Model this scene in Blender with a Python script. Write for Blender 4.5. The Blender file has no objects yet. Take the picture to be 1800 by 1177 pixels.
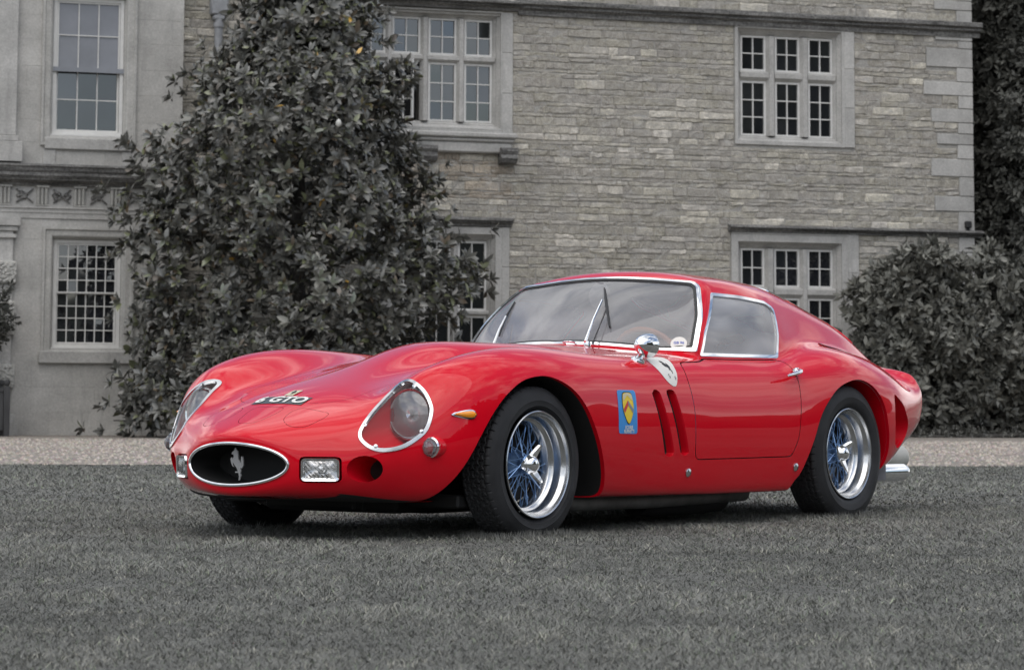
import bpy, bmesh, math, random
import numpy as np
from mathutils import Matrix, Vector, Euler
from mathutils.bvhtree import BVHTree
R = math.radians
rng = np.random.default_rng(7)
random.seed(7)
sc = bpy.context.scene
col = sc.collection

# ------------------------------------------------------------------ camera
FPX, CAM, YAW, PIT, SHY, ROLL = 4627.379, Vector((-8.2446, -6.8188, 0.563)), 0.6444, 0.1001, -351.194, 0.0045
cd = bpy.data.cameras.new('camera')
cam = bpy.data.objects.new('camera', cd)
col.objects.link(cam)
_d = Vector((math.cos(YAW)*math.cos(PIT), math.sin(YAW)*math.cos(PIT), math.sin(PIT)))
_r = Vector((math.sin(YAW), -math.cos(YAW), 0))
_u = _r.cross(_d)
_r, _u = _r*math.cos(ROLL)+_u*math.sin(ROLL), _u*math.cos(ROLL)-_r*math.sin(ROLL)
cam.matrix_world = Matrix(((_r.x, _u.x, -_d.x, CAM.x), (_r.y, _u.y, -_d.y, CAM.y), (_r.z, _u.z, -_d.z, CAM.z), (0, 0, 0, 1)))
cd.sensor_width = 36
cd.lens = FPX/1800*36
cd.shift_y = SHY/1800
cd.clip_end = 2000
cd.dof.use_dof = True
cd.dof.focus_distance = 10.2
cd.dof.aperture_fstop = 11
sc.camera = cam

# ------------------------------------------------------------------ sky and sun
SUN_EL, SUN_AZ = 64, -150          # azimuth measured from +x, counter-clockwise
w = bpy.data.worlds.new('World')
sc.world = w
w.use_nodes = True
wt = w.node_tree
bg = wt.nodes['Background']
sky = wt.nodes.new('ShaderNodeTexSky')
sky.sky_type = 'NISHITA'
sky.sun_disc = False
sky.sun_elevation = R(SUN_EL)
sky.sun_rotation = R(90-SUN_AZ)
sky.air_density = 1.0
sky.dust_density = 2.0
tc = wt.nodes.new('ShaderNodeTexCoord')
mp = wt.nodes.new('ShaderNodeMapping')
mp.inputs['Scale'].default_value = (1.0, 1.0, 2.6)
nz = wt.nodes.new('ShaderNodeTexNoise')
nz.inputs['Scale'].default_value = 2.3
nz.inputs['Detail'].default_value = 7
nz.inputs['Roughness'].default_value = .58
nz.inputs['Distortion'].default_value = .35
rp = wt.nodes.new('ShaderNodeValToRGB')
rp.color_ramp.elements[0].position = .42
rp.color_ramp.elements[1].position = .56
nz2 = wt.nodes.new('ShaderNodeTexNoise')
nz2.inputs['Scale'].default_value = 3.5
nz2.inputs['Detail'].default_value = 5
rp2 = wt.nodes.new('ShaderNodeValToRGB')
rp2.color_ramp.elements[0].position = .3
rp2.color_ramp.elements[1].position = .72
rp2.color_ramp.elements[0].color = (3.0, 3.2, 3.7, 1)
rp2.color_ramp.elements[1].color = (13.5, 13.5, 13.4, 1)
mx = wt.nodes.new('ShaderNodeMixRGB')
for a, b in ((tc.outputs['Generated'], mp.inputs[0]), (mp.outputs[0], nz.inputs[0]), (mp.outputs[0], nz2.inputs[0]), (nz.outputs['Fac'], rp.inputs[0]),
             (nz2.outputs['Fac'], rp2.inputs[0]), (rp.outputs[0], mx.inputs[0]), (sky.outputs[0], mx.inputs[1]), (rp2.outputs[0], mx.inputs[2]), (mx.outputs[0], bg.inputs[0])):
    wt.links.new(a, b)
bg.inputs[1].default_value = .12
sd = bpy.data.lights.new('sun', 'SUN')
sd.energy = 1.1
sd.angle = R(75)
sd.color = (1, .965, .92)
so = bpy.data.objects.new('sun', sd)
col.objects.link(so)
sdir = Vector((math.cos(R(SUN_EL))*math.cos(R(SUN_AZ)), math.cos(R(SUN_EL))*math.sin(R(SUN_AZ)), math.sin(R(SUN_EL))))
so.rotation_euler = sdir.to_track_quat('Z', 'Y').to_euler()
so.location = (0, 0, 30)
sc.view_settings.view_transform = 'Standard'
sc.view_settings.look = 'None'
sc.view_settings.exposure = 0.36
sc.view_settings.gamma = 1
sc.view_settings.use_curve_mapping = False
sc.cycles.max_bounces = 8
sc.cycles.transparent_max_bounces = 16
sc.cycles.use_denoising = True

# ------------------------------------------------------------------ materials
MAT = {}
def mat(name, base, rough=.5, metal=0., spec=.5, coat=0., coat_rough=.03, noise=None, bump=None, tint=False, ior=None, alpha=None):
    """noise=(scale, dark, light, detail, stretch) multiplies the colour; bump=(scale, strength, detail)"""
    if name in MAT: return MAT[name]
    m = bpy.data.materials.new(name); m.use_nodes = True
    nt = m.node_tree; b = nt.nodes['Principled BSDF']
    b.inputs['Base Color'].default_value = (*base, 1)
    b.inputs['Roughness'].default_value = rough
    b.inputs['Metallic'].default_value = metal
    b.inputs['Specular IOR Level'].default_value = spec
    b.inputs['Coat Weight'].default_value = coat
    b.inputs['Coat Roughness'].default_value = coat_rough
    if coat: b.inputs['Coat IOR'].default_value = 1.4
    if ior: b.inputs['IOR'].default_value = ior
    L = nt.links.new; src = None
    t = nt.nodes.new('ShaderNodeTexCoord')
    if tint:
        at = nt.nodes.new('ShaderNodeAttribute'); at.attribute_name = 'tint'
        mm = nt.nodes.new('ShaderNodeMixRGB'); mm.blend_type = 'MULTIPLY'; mm.inputs[0].default_value = 1
        mm.inputs[1].default_value = (*base, 1); L(at.outputs['Color'], mm.inputs[2]); src = mm.outputs[0]
    if noise:
        for i, ns in enumerate(noise if isinstance(noise, list) else [noise]):
            s, lo, hi = ns[:3]; det = ns[3] if len(ns) > 3 else 5; stz = ns[4] if len(ns) > 4 else (1, 1, 1)
            mpn = nt.nodes.new('ShaderNodeMapping'); mpn.inputs['Scale'].default_value = stz; L(t.outputs['Object'], mpn.inputs[0])
            n = nt.nodes.new('ShaderNodeTexNoise'); n.inputs['Scale'].default_value = s; n.inputs['Detail'].default_value = det; n.inputs['Roughness'].default_value = .62
            L(mpn.outputs[0], n.inputs[0])
            r = nt.nodes.new('ShaderNodeMapRange'); r.inputs[1].default_value = .3; r.inputs[2].default_value = .7; r.inputs[3].default_value = lo; r.inputs[4].default_value = hi
            L(n.outputs['Fac'], r.inputs[0])
            mm = nt.nodes.new('ShaderNodeMixRGB'); mm.blend_type = 'MULTIPLY'; mm.inputs[0].default_value = 1
            if src is None: mm.inputs[1].default_value = (*base, 1)
            else: L(src, mm.inputs[1])
            L(r.outputs[0], mm.inputs[2]); src = mm.outputs[0]
    if src is not None: L(src, b.inputs['Base Color'])
    if bump:
        s, st = bump[:2]
        n = nt.nodes.new('ShaderNodeTexNoise'); n.inputs['Scale'].default_value = s; n.inputs['Detail'].default_value = bump[2] if len(bump) > 2 else 4
        L(t.outputs['Object'], n.inputs[0])
        bp = nt.nodes.new('ShaderNodeBump'); bp.inputs['Strength'].default_value = st; bp.inputs['Distance'].default_value = bump[3] if len(bump) > 3 else .02
        L(n.outputs['Fac'], bp.inputs['Height']); L(bp.outputs[0], b.inputs['Normal'])
    if tint: m['tinted'] = 1
    MAT[name] = m
    return m
def glass_mat(name, ior, tint=(.9, .93, .94), rough=.0, haze=0.):
    m = bpy.data.materials.new(name); m.use_nodes = True; nt = m.node_tree; nt.nodes.remove(nt.nodes['Principled BSDF'])
    o = nt.nodes['Material Output']; tr = nt.nodes.new('ShaderNodeBsdfTransparent'); tr.inputs[0].default_value = (*tint, 1)
    gl = nt.nodes.new('ShaderNodeBsdfGlossy'); gl.inputs['Roughness'].default_value = rough
    fr = nt.nodes.new('ShaderNodeFresnel'); fr.inputs[0].default_value = ior
    mx = nt.nodes.new('ShaderNodeMixShader'); L = nt.links.new
    L(fr.outputs[0], mx.inputs[0]); L(gl.outputs[0], mx.inputs[2])
    if haze:
        df = nt.nodes.new('ShaderNodeBsdfDiffuse'); df.inputs[0].default_value = (.72, .72, .74, 1)
        m2 = nt.nodes.new('ShaderNodeMixShader')
        n = nt.nodes.new('ShaderNodeTexNoise'); n.inputs['Scale'].default_value = 1.5; n.inputs['Detail'].default_value = 2
        r = nt.nodes.new('ShaderNodeMapRange'); r.inputs[1].default_value = .35; r.inputs[2].default_value = .7; r.inputs[3].default_value = haze*.75; r.inputs[4].default_value = haze*1.25
        L(n.outputs['Fac'], r.inputs[0]); L(r.outputs[0], m2.inputs[0]); L(tr.outputs[0], m2.inputs[1]); L(df.outputs[0], m2.inputs[2]); L(m2.outputs[0], mx.inputs[1])
    else: L(tr.outputs[0], mx.inputs[1])
    L(mx.outputs[0], o.inputs[0]); MAT[name] = m
    return m

# ------------------------------------------------------------------ mesh helpers
class MB:
    """collects polygons (optionally with corner normals), builds one mesh object"""
    def __init__(s): s.v = []; s.f = []; s.n = []; s.mi = []; s.t = []
    def poly(s, pts, normals=None, mi=0, tint=None):
        i = len(s.v); s.v += [tuple(p) for p in pts]; s.f.append(tuple(range(i, i+len(pts)))); s.n.append(normals); s.mi.append(mi)
        s.t += [tint]*len(pts)
    def mesh(s, verts, faces, mi=0, smooth=False):
        i = len(s.v); s.v += [tuple(p) for p in verts]; s.t += [None]*len(verts)
        for f in faces: s.f.append(tuple(a+i for a in f)); s.n.append('smooth' if smooth else None); s.mi.append(mi)
    def box(s, x0, x1, y0, y1, z0, z1, mi=0, bev=0.):
        if bev <= 0:
            v = [(x, y, z) for x in (x0, x1) for y in (y0, y1) for z in (z0, z1)]
            s.mesh(v, [(0, 1, 3, 2), (4, 6, 7, 5), (0, 4, 5, 1), (2, 3, 7, 6), (0, 2, 6, 4), (1, 5, 7, 3)], mi)
        else:
            b = min(bev, (x1-x0)*.45, (y1-y0)*.45, (z1-z0)*.45); v = []
            for x, sx in ((x0, 1), (x1, -1)):
                for y, sy in ((y0, 1), (y1, -1)):
                    for z, sz in ((z0, 1), (z1, -1)):
                        v += [(x, y+sy*b, z+sz*b), (x+sx*b, y, z+sz*b), (x+sx*b, y+sy*b, z)]
            bm = bmesh.new()
            for p in v: bm.verts.new(p)
            bmesh.ops.convex_hull(bm, input=bm.verts)
            bm.verts.ensure_lookup_table(); bm.verts.index_update()
            s.mesh([q.co[:] for q in bm.verts], [[q.index for q in f.verts] for f in bm.faces], mi); bm.free()
    def tube(s, pts, rad, seg=8, mi=0, cap=True, closed=False):
        pts = [Vector(p) for p in pts]; n = len(pts); rings = []
        rad = rad if hasattr(rad, '__len__') else [rad]*n
        up = None; vs = []
        for i, p in enumerate(pts):
            if closed: t = pts[(i+1) % n]-pts[i-1]
            else: t = pts[min(i+1, n-1)]-pts[max(i-1, 0)]
            t.normalize()
            if up is None:
                up = Vector((0, 0, 1)) if abs(t.z) < .9 else Vector((1, 0, 0))
            a = t.cross(up).normalized(); up = a.cross(t).normalized()
            for k in range(seg):
                an = 2*math.pi*k/seg
                vs.append(p+(a*math.cos(an)+up*math.sin(an))*rad[i])
        fs = []
        for i in range(n if closed else n-1):
            j = (i+1) % n
            for k in range(seg):
                k2 = (k+1) % seg
                fs.append((i*seg+k, i*seg+k2, j*seg+k2, j*seg+k))
        s.mesh(vs, fs, mi, True)
        if cap and not closed:
            s.mesh([vs[k] for k in range(seg)], [tuple(range(seg))[::-1]], mi); s.mesh([vs[(n-1)*seg+k] for k in range(seg)], [tuple(range(seg))], mi)
    def lathe(s, prof, axis_o, axis, ref, seg=48, mi=0, smooth=True, a0=0., a1=2*math.pi):
        """prof: (radius, along-axis)"""
        o = Vector(axis_o); A = Vector(axis).normalized(); X = Vector(ref); X = (X-A*X.dot(A)).normalized(); Y = A.cross(X)
        full = abs(a1-a0-2*math.pi) < 1e-6; ns = seg if full else seg+1; vs = []
        for r, h in prof:
            for k in range(ns):
                an = a0+(a1-a0)*k/seg; vs.append(o+A*h+(X*math.cos(an)+Y*math.sin(an))*r)
        fs = []
        for i in range(len(prof)-1):
            for k in range(seg):
                k2 = (k+1) % ns; fs.append((i*ns+k, i*ns+k2, (i+1)*ns+k2, (i+1)*ns+k))
        s.mesh(vs, fs, mi, smooth)
    def build(s, name, mats, parent=None, loc=None, sharp=40):
        me = bpy.data.meshes.new(name); me.from_pydata(s.v, [], s.f)
        for m in (mats if isinstance(mats, (list, tuple)) else [mats]): me.materials.append(m)
        me.polygons.foreach_set('material_index', s.mi)
        hasn = any(isinstance(n, (list, tuple, np.ndarray)) for n in s.n); sm = [n is not None for n in s.n]
        me.polygons.foreach_set('use_smooth', sm)
        if any(t is not None for t in s.t) or any('tinted' in m for m in me.materials):
            at = me.color_attributes.new('tint', 'FLOAT_COLOR', 'POINT')
            at.data.foreach_set('color', [c for t in s.t for c in ((*t, 1) if t is not None else (1, 1, 1, 1))])
        me.update()
        if hasn:
            ln = []; fn = [p.normal[:] for p in me.polygons]
            for f, n, q in zip(s.f, s.n, fn):
                if isinstance(n, (list, tuple, np.ndarray)): ln += [tuple(a) for a in n]
                else: ln += [q]*len(f)
            me.normals_split_custom_set(ln)
        elif any(sm) and sharp:
            me.set_sharp_from_angle(angle=R(sharp))
        o = bpy.data.objects.new(name, me); col.objects.link(o)
        if parent: o.parent = parent
        if loc: o.location = loc
        return o
def empty(name, loc=(0, 0, 0), rz=0, parent=None):
    o = bpy.data.objects.new(name, None); col.objects.link(o); o.location = loc; o.rotation_euler = (0, 0, rz); o.empty_display_size = .3
    if parent: o.parent = parent
    return o
def tag(o, label=None, cat=None, group=None, kind=None):
    for k, v in (('label', label), ('category', cat), ('group', group), ('kind', kind)):
        if v: o[k] = v
    return o
def copy_obj(o, parent):
    c = o.copy(); col.objects.link(c); c.parent = parent
    return c
def big_mesh(name, V, F, mats, tints=None, parent=None, mi=None, smooth=False):
    """numpy arrays to one mesh; F (n,3) or (n,4)"""
    me = bpy.data.meshes.new(name); n, k = F.shape
    me.vertices.add(len(V)); me.vertices.foreach_set('co', np.ascontiguousarray(V, dtype=np.float32).ravel())
    me.loops.add(n*k); me.loops.foreach_set('vertex_index', np.ascontiguousarray(F, dtype=np.int32).ravel())
    me.polygons.add(n); me.polygons.foreach_set('loop_start', np.arange(0, n*k, k, dtype=np.int32))
    if smooth: me.polygons.foreach_set('use_smooth', np.ones(n, dtype=bool))
    for m in (mats if isinstance(mats, (list, tuple)) else [mats]): me.materials.append(m)
    if tints is not None:
        at = me.color_attributes.new('tint', 'FLOAT_COLOR', 'POINT')
        at.data.foreach_set('color', np.ascontiguousarray(np.concatenate([tints, np.ones((len(tints), 1))], 1), dtype=np.float32).ravel())
    me.update(calc_edges=True); me.validate()
    o = bpy.data.objects.new(name, me); col.objects.link(o)
    if parent: o.parent = parent
    return o
def wave(x, y, seed, scale):
    """cheap smooth 2-D noise in -1..1"""
    r = np.random.default_rng(seed); v = 0
    for i in range(9):
        a = r.uniform(0, 2*np.pi); k = scale*r.uniform(.5, 2.2)
        v = v+np.sin((np.cos(a)*x+np.sin(a)*y)*k+r.uniform(0, 6.28))
    return v/4.5

# ------------------------------------------------------------------ ground
GZ = .034
m_soil = mat('lawn_soil', (.165, .166, .153), .95, spec=.1, noise=[(.6, .72, 1.25, 6), (5, .75, 1.25, 8), (30, .75, 1.25, 4)], bump=(60, .9, 8, .03))
m = MB(); m.poly([(-500, -500, GZ), (500, -500, GZ), (500, 500, GZ), (-500, 500, GZ)])
tag(m.build('ground', m_soil), 'grey mown lawn around the car', kind='structure')
m_grav = mat('gravel', (.36, .325, .285), .9, spec=.2, noise=[(45, .55, 1.35, 6), (160, .55, 1.45, 3), (.5, .85, 1.1)], bump=(110, 1.0, 5, .03))
gd = Vector((5.608, -6.022, 0)).normalized(); gn = Vector((gd.y, -gd.x, 0))     # gn points back to the camera
g0 = Vector((8.772, 5.952, 0)); m = MB()
pts = []
for i in range(-160, 161):
    p = g0+gd*(i*.25)+gn*(.05*math.sin(i*.9)+.04*math.sin(i*2.3+1)); pts.append(p)
for a, b in zip(pts[:-1], pts[1:]):
    m.poly([(a.x, a.y, GZ+.005), (b.x, b.y, GZ+.005), (b.x-gn.x*40, b.y-gn.y*40, GZ+.005), (a.x-gn.x*40, a.y-gn.y*40, GZ+.005)])
tag(m.build('gravel_drive', m_grav), 'pale gravel drive between the lawn and the house', kind='structure')
# loose stones on the drive: nobody could count them
n = 26000
t = rng.uniform(-9, 9, n); q = rng.uniform(-.12, 13, n)**1.0
cx = g0.x+gd.x*t-gn.x*q; cy = g0.y+gd.y*t-gn.y*q
s = rng.uniform(.010, .026, n); an = rng.uniform(0, 6.28, n)
base = np.array([[1, 0, 0], [-.5, .86, 0], [-.5, -.86, 0], [0, 0, .8]])
V = np.zeros((n, 4, 3)); ca, sa = np.cos(an), np.sin(an)
for k in range(4):
    bx, by, bz = base[k]
    V[:, k, 0] = cx+s*(bx*ca-by*sa); V[:, k, 1] = cy+s*(bx*sa+by*ca); V[:, k, 2] = GZ+.004+s*bz*rng.uniform(.6, 1.1, n)
idx = np.arange(n)[:, None]*4
F = np.concatenate([idx+np.array([[0, 1, 3]]), idx+np.array([[1, 2, 3]]), idx+np.array([[2, 0, 3]])])
g = rng.uniform(.6, 1.5, (n, 1)); tn = np.repeat(np.clip(g*np.array([[1, .97, .93]])+rng.normal(0, .05, (n, 3)), .3, 1.9), 4, 0)
m_peb = mat('pebble', (.33, .30, .27), .8, tint=True)
tag(big_mesh('loose_gravel', V.reshape(-1, 3), F, m_peb, tn), 'loose pale gravel stones on the drive', 'gravel', kind='stuff')

# ------------------------------------------------------------------ the stone house
HOUSE = empty('stone_house', (17.819, 20.664, 0), R(-35.6))
tag(HOUSE, 'long grey stone manor house with mullioned windows behind the car', 'house')
m_mort = mat('mortar', (.37, .36, .335), .95, spec=.1, noise=[(3, .8, 1.15, 6), (40, .75, 1.25, 6)], bump=(45, .8, 6, .02))
m_rub = mat('rubble_stone', (.395, .374, .335), .92, spec=.15, tint=True, noise=[(9, .72, 1.22, 8), (38, .72, 1.25, 6), (1.1, .88, 1.1, 4)], bump=(42, .9, 8, .02))
m_ash = mat('ashlar_stone', (.45, .443, .422), .9, spec=.15, tint=True, noise=[(2.2, .80, 1.15, 8), (32, .84, 1.14, 8), (120, .85, 1.15, 3)], bump=(90, .45, 6, .01))
m_dark = mat('weathered_stone', (.15, .148, .142), .92, spec=.15, noise=[(4, .45, 1.5, 8, (.5, 1, 5)), (30, .5, 1.7, 8)], bump=(60, .6, 6, .02))
m_white = mat('window_paint', (.66, .655, .63), .55, noise=(8, .9, 1.06))
m_pane = mat('window_glass', (.012, .013, .016), .025, spec=1.0, ior=1.75, noise=(1.5, .6, 1.6))
m_blind = mat('window_blind', (.20, .205, .225), .12, spec=.9, noise=(2.5, .85, 1.1))
m_lead = mat('lead_pipe', (.30, .31, .325), .6, metal=.0, noise=(7, .8, 1.15), bump=(30, .3))

def weather(m, scale, stretch, lo, hi, colr, amount):
    nt = m.node_tree; b = nt.nodes['Principled BSDF']; L = nt.links.new; src = b.inputs['Base Color'].links[0].from_socket
    t = nt.nodes.new('ShaderNodeTexCoord'); mp_ = nt.nodes.new('ShaderNodeMapping'); mp_.inputs['Scale'].default_value = stretch; n = nt.nodes.new('ShaderNodeTexNoise'); n.inputs['Scale'].default_value = scale; n.inputs['Detail'].default_value = 9; n.inputs['Roughness'].default_value = .68
    r = nt.nodes.new('ShaderNodeMapRange'); r.inputs[1].default_value = lo; r.inputs[2].default_value = hi; r.inputs[3].default_value = 0; r.inputs[4].default_value = amount
    mm = nt.nodes.new('ShaderNodeMixRGB'); mm.inputs[2].default_value = (*colr, 1)
    L(t.outputs['Object'], mp_.inputs[0]); L(mp_.outputs[0], n.inputs[0]); L(n.outputs['Fac'], r.inputs[0]); L(r.outputs[0], mm.inputs[0]); L(src, mm.inputs[1]); L(mm.outputs[0], b.inputs['Base Color'])
weather(m_rub, 2.6, (1, 1, 3.2), .48, .62, (.36, .345, .318), .8)
weather(m_rub, 5.5, (1, 1, 3.0), .56, .67, (.55, .54, .51), .75)
weather(m_ash, 1.3, (1, 1, .7), .55, .75, (.26, .257, .247), .5)
weather(m_ash, 5, (1, 1, .12), .56, .72, (.24, .236, .226), .55)
weather(m_ash, 22, (1, 1, 1), .62, .70, (.58, .58, .56), .6)
def stone_mesh(mb, s0, s1, z0, z1, y, depth, tint, jit=.011, bev=.014, rough=.007):
    """one rough-faced stone: a 3x2 cushioned front and four sides"""
    b = min(bev, (s1-s0)*.3, (z1-z0)*.3); r = random.uniform
    P = {}
    xs = [s0, s0+b]+[s0+b+(s1-s0-2*b)*(k+r(-.2, .2))/3 for k in (1, 2)]+[s1-b, s1]; zs = [z0, z0+b, z1-b, z1]
    yf = -depth
    for i, x in enumerate(xs):
        for j, z in enumerate(zs):
            edge = i in (0, 5) or j in (0, 3)
            P[i, j] = (x+r(-jit, jit)*(1 if edge else .6), y+(.0 if edge else yf+r(-rough, rough)), z+r(-jit, jit)*(1.1 if i not in (0, 5) else .7))
    v = [P[i, j] for i in range(6) for j in range(4)]; f = [(i*4+j, i*4+4+j, i*4+5+j, i*4+1+j) for i in range(5) for j in range(3)]
    k = len(mb.v); mb.mesh(v, f, 0); mb.t[k:] = [tint]*len(v)
def free_spans(z0, z1, s0, s1, holes):
    sp = [(s0, s1)]
    for h0, h1, hz0, hz1 in holes:
        ov = min(z1, hz1)-max(z0, hz0)
        if ov < .45*(z1-z0): continue
        nx = []
        for a, b in sp:
            if h1 <= a or h0 >= b: nx.append((a, b)); continue
            if h0 > a: nx.append((a, h0))
            if h1 < b: nx.append((h1, b))
        sp = nx
    return [x for x in sp if x[1]-x[0] > .03]
def lay(s0, s1, z0, z1, holes, hrange, lrange, joint):
    out = []; z = z0
    while z < z1-.02:
        h = random.uniform(*hrange); h = h if z+h < z1-.03 else z1-z
        for a, b in free_spans(z, z+h, s0, s1, holes):
            s = a
            while s < b-.01:
                l = random.uniform(*lrange)*(1 if random.random() > .25 else .6)
                if s+l > b-.12: l = b-s
                out.append((s+joint/2, s+l-joint/2, z+joint/2, z+h-joint/2)); s += l
        z += h
    return out

# outlines of the openings on the facade: (s0, s1, z0, z1)
WIN_BIG = (4.10, 6.62, 4.52, 6.36); WIN_LOW = (4.55, 6.58, .75, 3.12); WIN_RU = (10.21, 12.24, 4.50, 6.36); WIN_RL = (10.14, 12.29, .75, 3.14)
holes = [WIN_BIG, WIN_LOW, WIN_RU, WIN_RL]
TOPZ = 7.6
def wall_with_holes(mb, s0, s1, z0, z1, y, thick, hs, shrink=.06):
    hs = [(a+shrink, b-shrink, c+shrink, d-shrink) for a, b, c, d in hs if b > s0 and a < s1]
    xs = sorted({s0, s1, *[a for h in hs for a in h[:2]]}); zs = sorted({z0, z1, *[a for h in hs for a in h[2:]]})
    inh = lambda x, z: any(a < x < b and c < z < d for a, b, c, d in hs)
    for i in range(len(xs)-1):
        for j in range(len(zs)-1):
            if inh((xs[i]+xs[i+1])/2, (zs[j]+zs[j+1])/2): continue
            mb.poly([(xs[i], y, zs[j]), (xs[i+1], y, zs[j]), (xs[i+1], y, zs[j+1]), (xs[i], y, zs[j+1])])
mb = MB(); wall_with_holes(mb, 1.5, 14.28, -.05, TOPZ, 0, .5, holes)
mb.poly([(14.28, 0, -.05), (14.28, 7, -.05), (14.28, 7, TOPZ), (14.28, 0, TOPZ)])
mb.poly([(1.5, .6, TOPZ), (14.28, .6, TOPZ), (14.28, .6, -.05), (1.5, .6, -.05)])
mb.poly([(1.5, 0, TOPZ), (14.28, 0, TOPZ), (14.28, 7, TOPZ), (1.5, 7, TOPZ)])
WALL = mb.build('wall', m_mort, HOUSE)
tag(WALL, 'coursed rubble wall of the right wing')
# quoins at the corner: long and short blocks in turn
qz = [(6.91, 6.76, 13.64), (6.42, 6.27, 13.65), (6.14, 5.84, 13.49), (5.61, 5.39, 13.44), (5.18, 4.96, 13.57), (4.78, 4.61, 13.67), (4.38, 4.10, 13.56), (3.79, 3.55, 13.62), (2.9, 2.66, 13.6), (2.3, 2.0, 13.55)]
quoins = []; prev = TOPZ
for a, b, s in qz:
    quoins.append((14.05+random.uniform(-.03, .02), prev-.004, a+.004)); quoins.append((s, a, b)); prev = b
quoins.append((14.05, prev-.004, 0))
for s, za, zb in quoins:
    g = random.uniform(.88, 1.1); q = MB()
    q.box(s, 14.30, -.028, .3, zb+.003, za-.003, bev=.008); q.t = [(g, g, g)]*len(q.v); q.build('quoin', m_ash, HOUSE)
holes2 = holes+[] + [(s, 14.3, zb, za) for s, za, zb in quoins]
rects = lay(1.6, 14.29, 0, TOPZ, holes2, (.05, .15), (.16, .55), .004)
# long low courses: split a few thick stones into thin ones is left to the mason's eye
pale = {}
def stone_tint(r):
    c = ((r[0]+r[1])/2, (r[2]+r[3])/2)
    v = float(wave(np.array(c[0]*.9), np.array(c[1]*3.2), 5, 1.6))
    p = .24+.26*v
    if random.random() < p and (r[3]-r[2]) > .07: g = random.uniform(1.25, 1.6)
    else: g = random.uniform(.86, 1.08)
    if 4.9 < c[0] < 6.7 and 3.55 < c[1] < 4.25 and random.random() < .7: return (g*.92, g*.85, g*.77)
    k = random.uniform(.96, 1.03)
    return (g, g*.995, g*.97*k)
def visible(r):
    s, z = (r[0]+r[1])/2, (r[2]+r[3])/2
    if z > 7.05 or z < 1.6: return False
    if s < 4.9: return False
    if s < 6.7 and z < 2.0: return False
    if 6.7 < s < 12.4 and z < 2.2: return False
    return True
vis = sorted([r for r in rects if visible(r)], key=lambda r: -(r[1]-r[0])*(r[3]-r[2])); big = set(vis[:300]); rest = MB()
for r in rects:
    d = random.uniform(.004, .017); tn = stone_tint(r)
    if tn[0] > 1.4: d += .008
    if r in big:
        q = MB(); stone_mesh(q, *r, 0, d, tn); q.build('stone', m_rub, WALL)
    else: stone_mesh(rest, *r, 0, d, tn)
tag(rest.build('stone_courses', m_rub, WALL), kind='stuff')

def sweep_frame(mb, s0, s1, z0, z1, prof, tint=None, sides='LRTB'):
    """profile (outward offset from the inner rectangle, y) swept round a rectangle with mitred corners"""
    C = [(s0, z0, -1, -1), (s1, z0, 1, -1), (s1, z1, 1, 1), (s0, z1, -1, 1)]
    for i, nm in enumerate('BRTL'):
        if nm not in sides: continue
        a, b = C[i], C[(i+1) % 4]
        for (d0, y0), (d1, y1) in zip(prof[:-1], prof[1:]):
            mb.poly([(a[0]+a[2]*d0, y0, a[1]+a[3]*d0), (b[0]+b[2]*d0, y0, b[1]+b[3]*d0), (b[0]+b[2]*d1, y1, b[1]+b[3]*d1), (a[0]+a[2]*d1, y1, a[1]+a[3]*d1)], tint=tint)
def light(win, s0, s1, z0, z1, ncol, nrow, y=.13, fr=.028, bar=.016, kinds=None, skip=False):
    """one casement: a painted frame with glazing bars (one part) and its panes (a part each)"""
    c = MB(); xs = np.linspace(s0+fr, s1-fr, ncol+1); zs = np.linspace(z0+fr, z1-fr, nrow+1)
    for a, b, cc, d in ((s0, s0+fr, z0, z1), (s1-fr, s1, z0, z1), (s0+fr, s1-fr, z0, z0+fr), (s0+fr, s1-fr, z1-fr, z1)):
        c.box(a, b, y-.02, y+.03, cc, d)
    for x in xs[1:-1]: c.box(x-bar/2, x+bar/2, y-.012, y+.02, z0+fr, z1-fr)
    for z in zs[1:-1]:
        for i in range(ncol): c.box(xs[i]+(bar/2 if i else 0), xs[i+1]-(bar/2 if i < ncol-1 else 0), y-.011, y+.019, z-bar/2, z+bar/2)
    c.build('casement', m_white, win)
    for i in range(ncol):
        for j in range(nrow):
            a, b, cc, d = xs[i]+(bar/2 if i else 0), xs[i+1]-(bar/2 if i < ncol-1 else 0), zs[j]+(bar/2 if j else 0), zs[j+1]-(bar/2 if j < nrow-1 else 0)
            tl = [random.uniform(-.0022, .0022) for _ in range(4)]
            q = MB(); q.poly([(a, y+.012+tl[0], cc), (b, y+.012+tl[1], cc), (b, y+.012+tl[2], d), (a, y+.012+tl[0]+tl[2]-tl[1], d)])
            q.build('pane', (kinds(i, j) if kinds else m_pane), win)
STONE_PROF = [(.0, .16), (.0, .12), (.035, .075), (.05, .075), (.05, .055), (.10, .0), (.10, -.032), (.30, -.032), (.30, .02)]
def prof(wid): return STONE_PROF[:-2]+[(wid, -.032), (wid, .03)]
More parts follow.
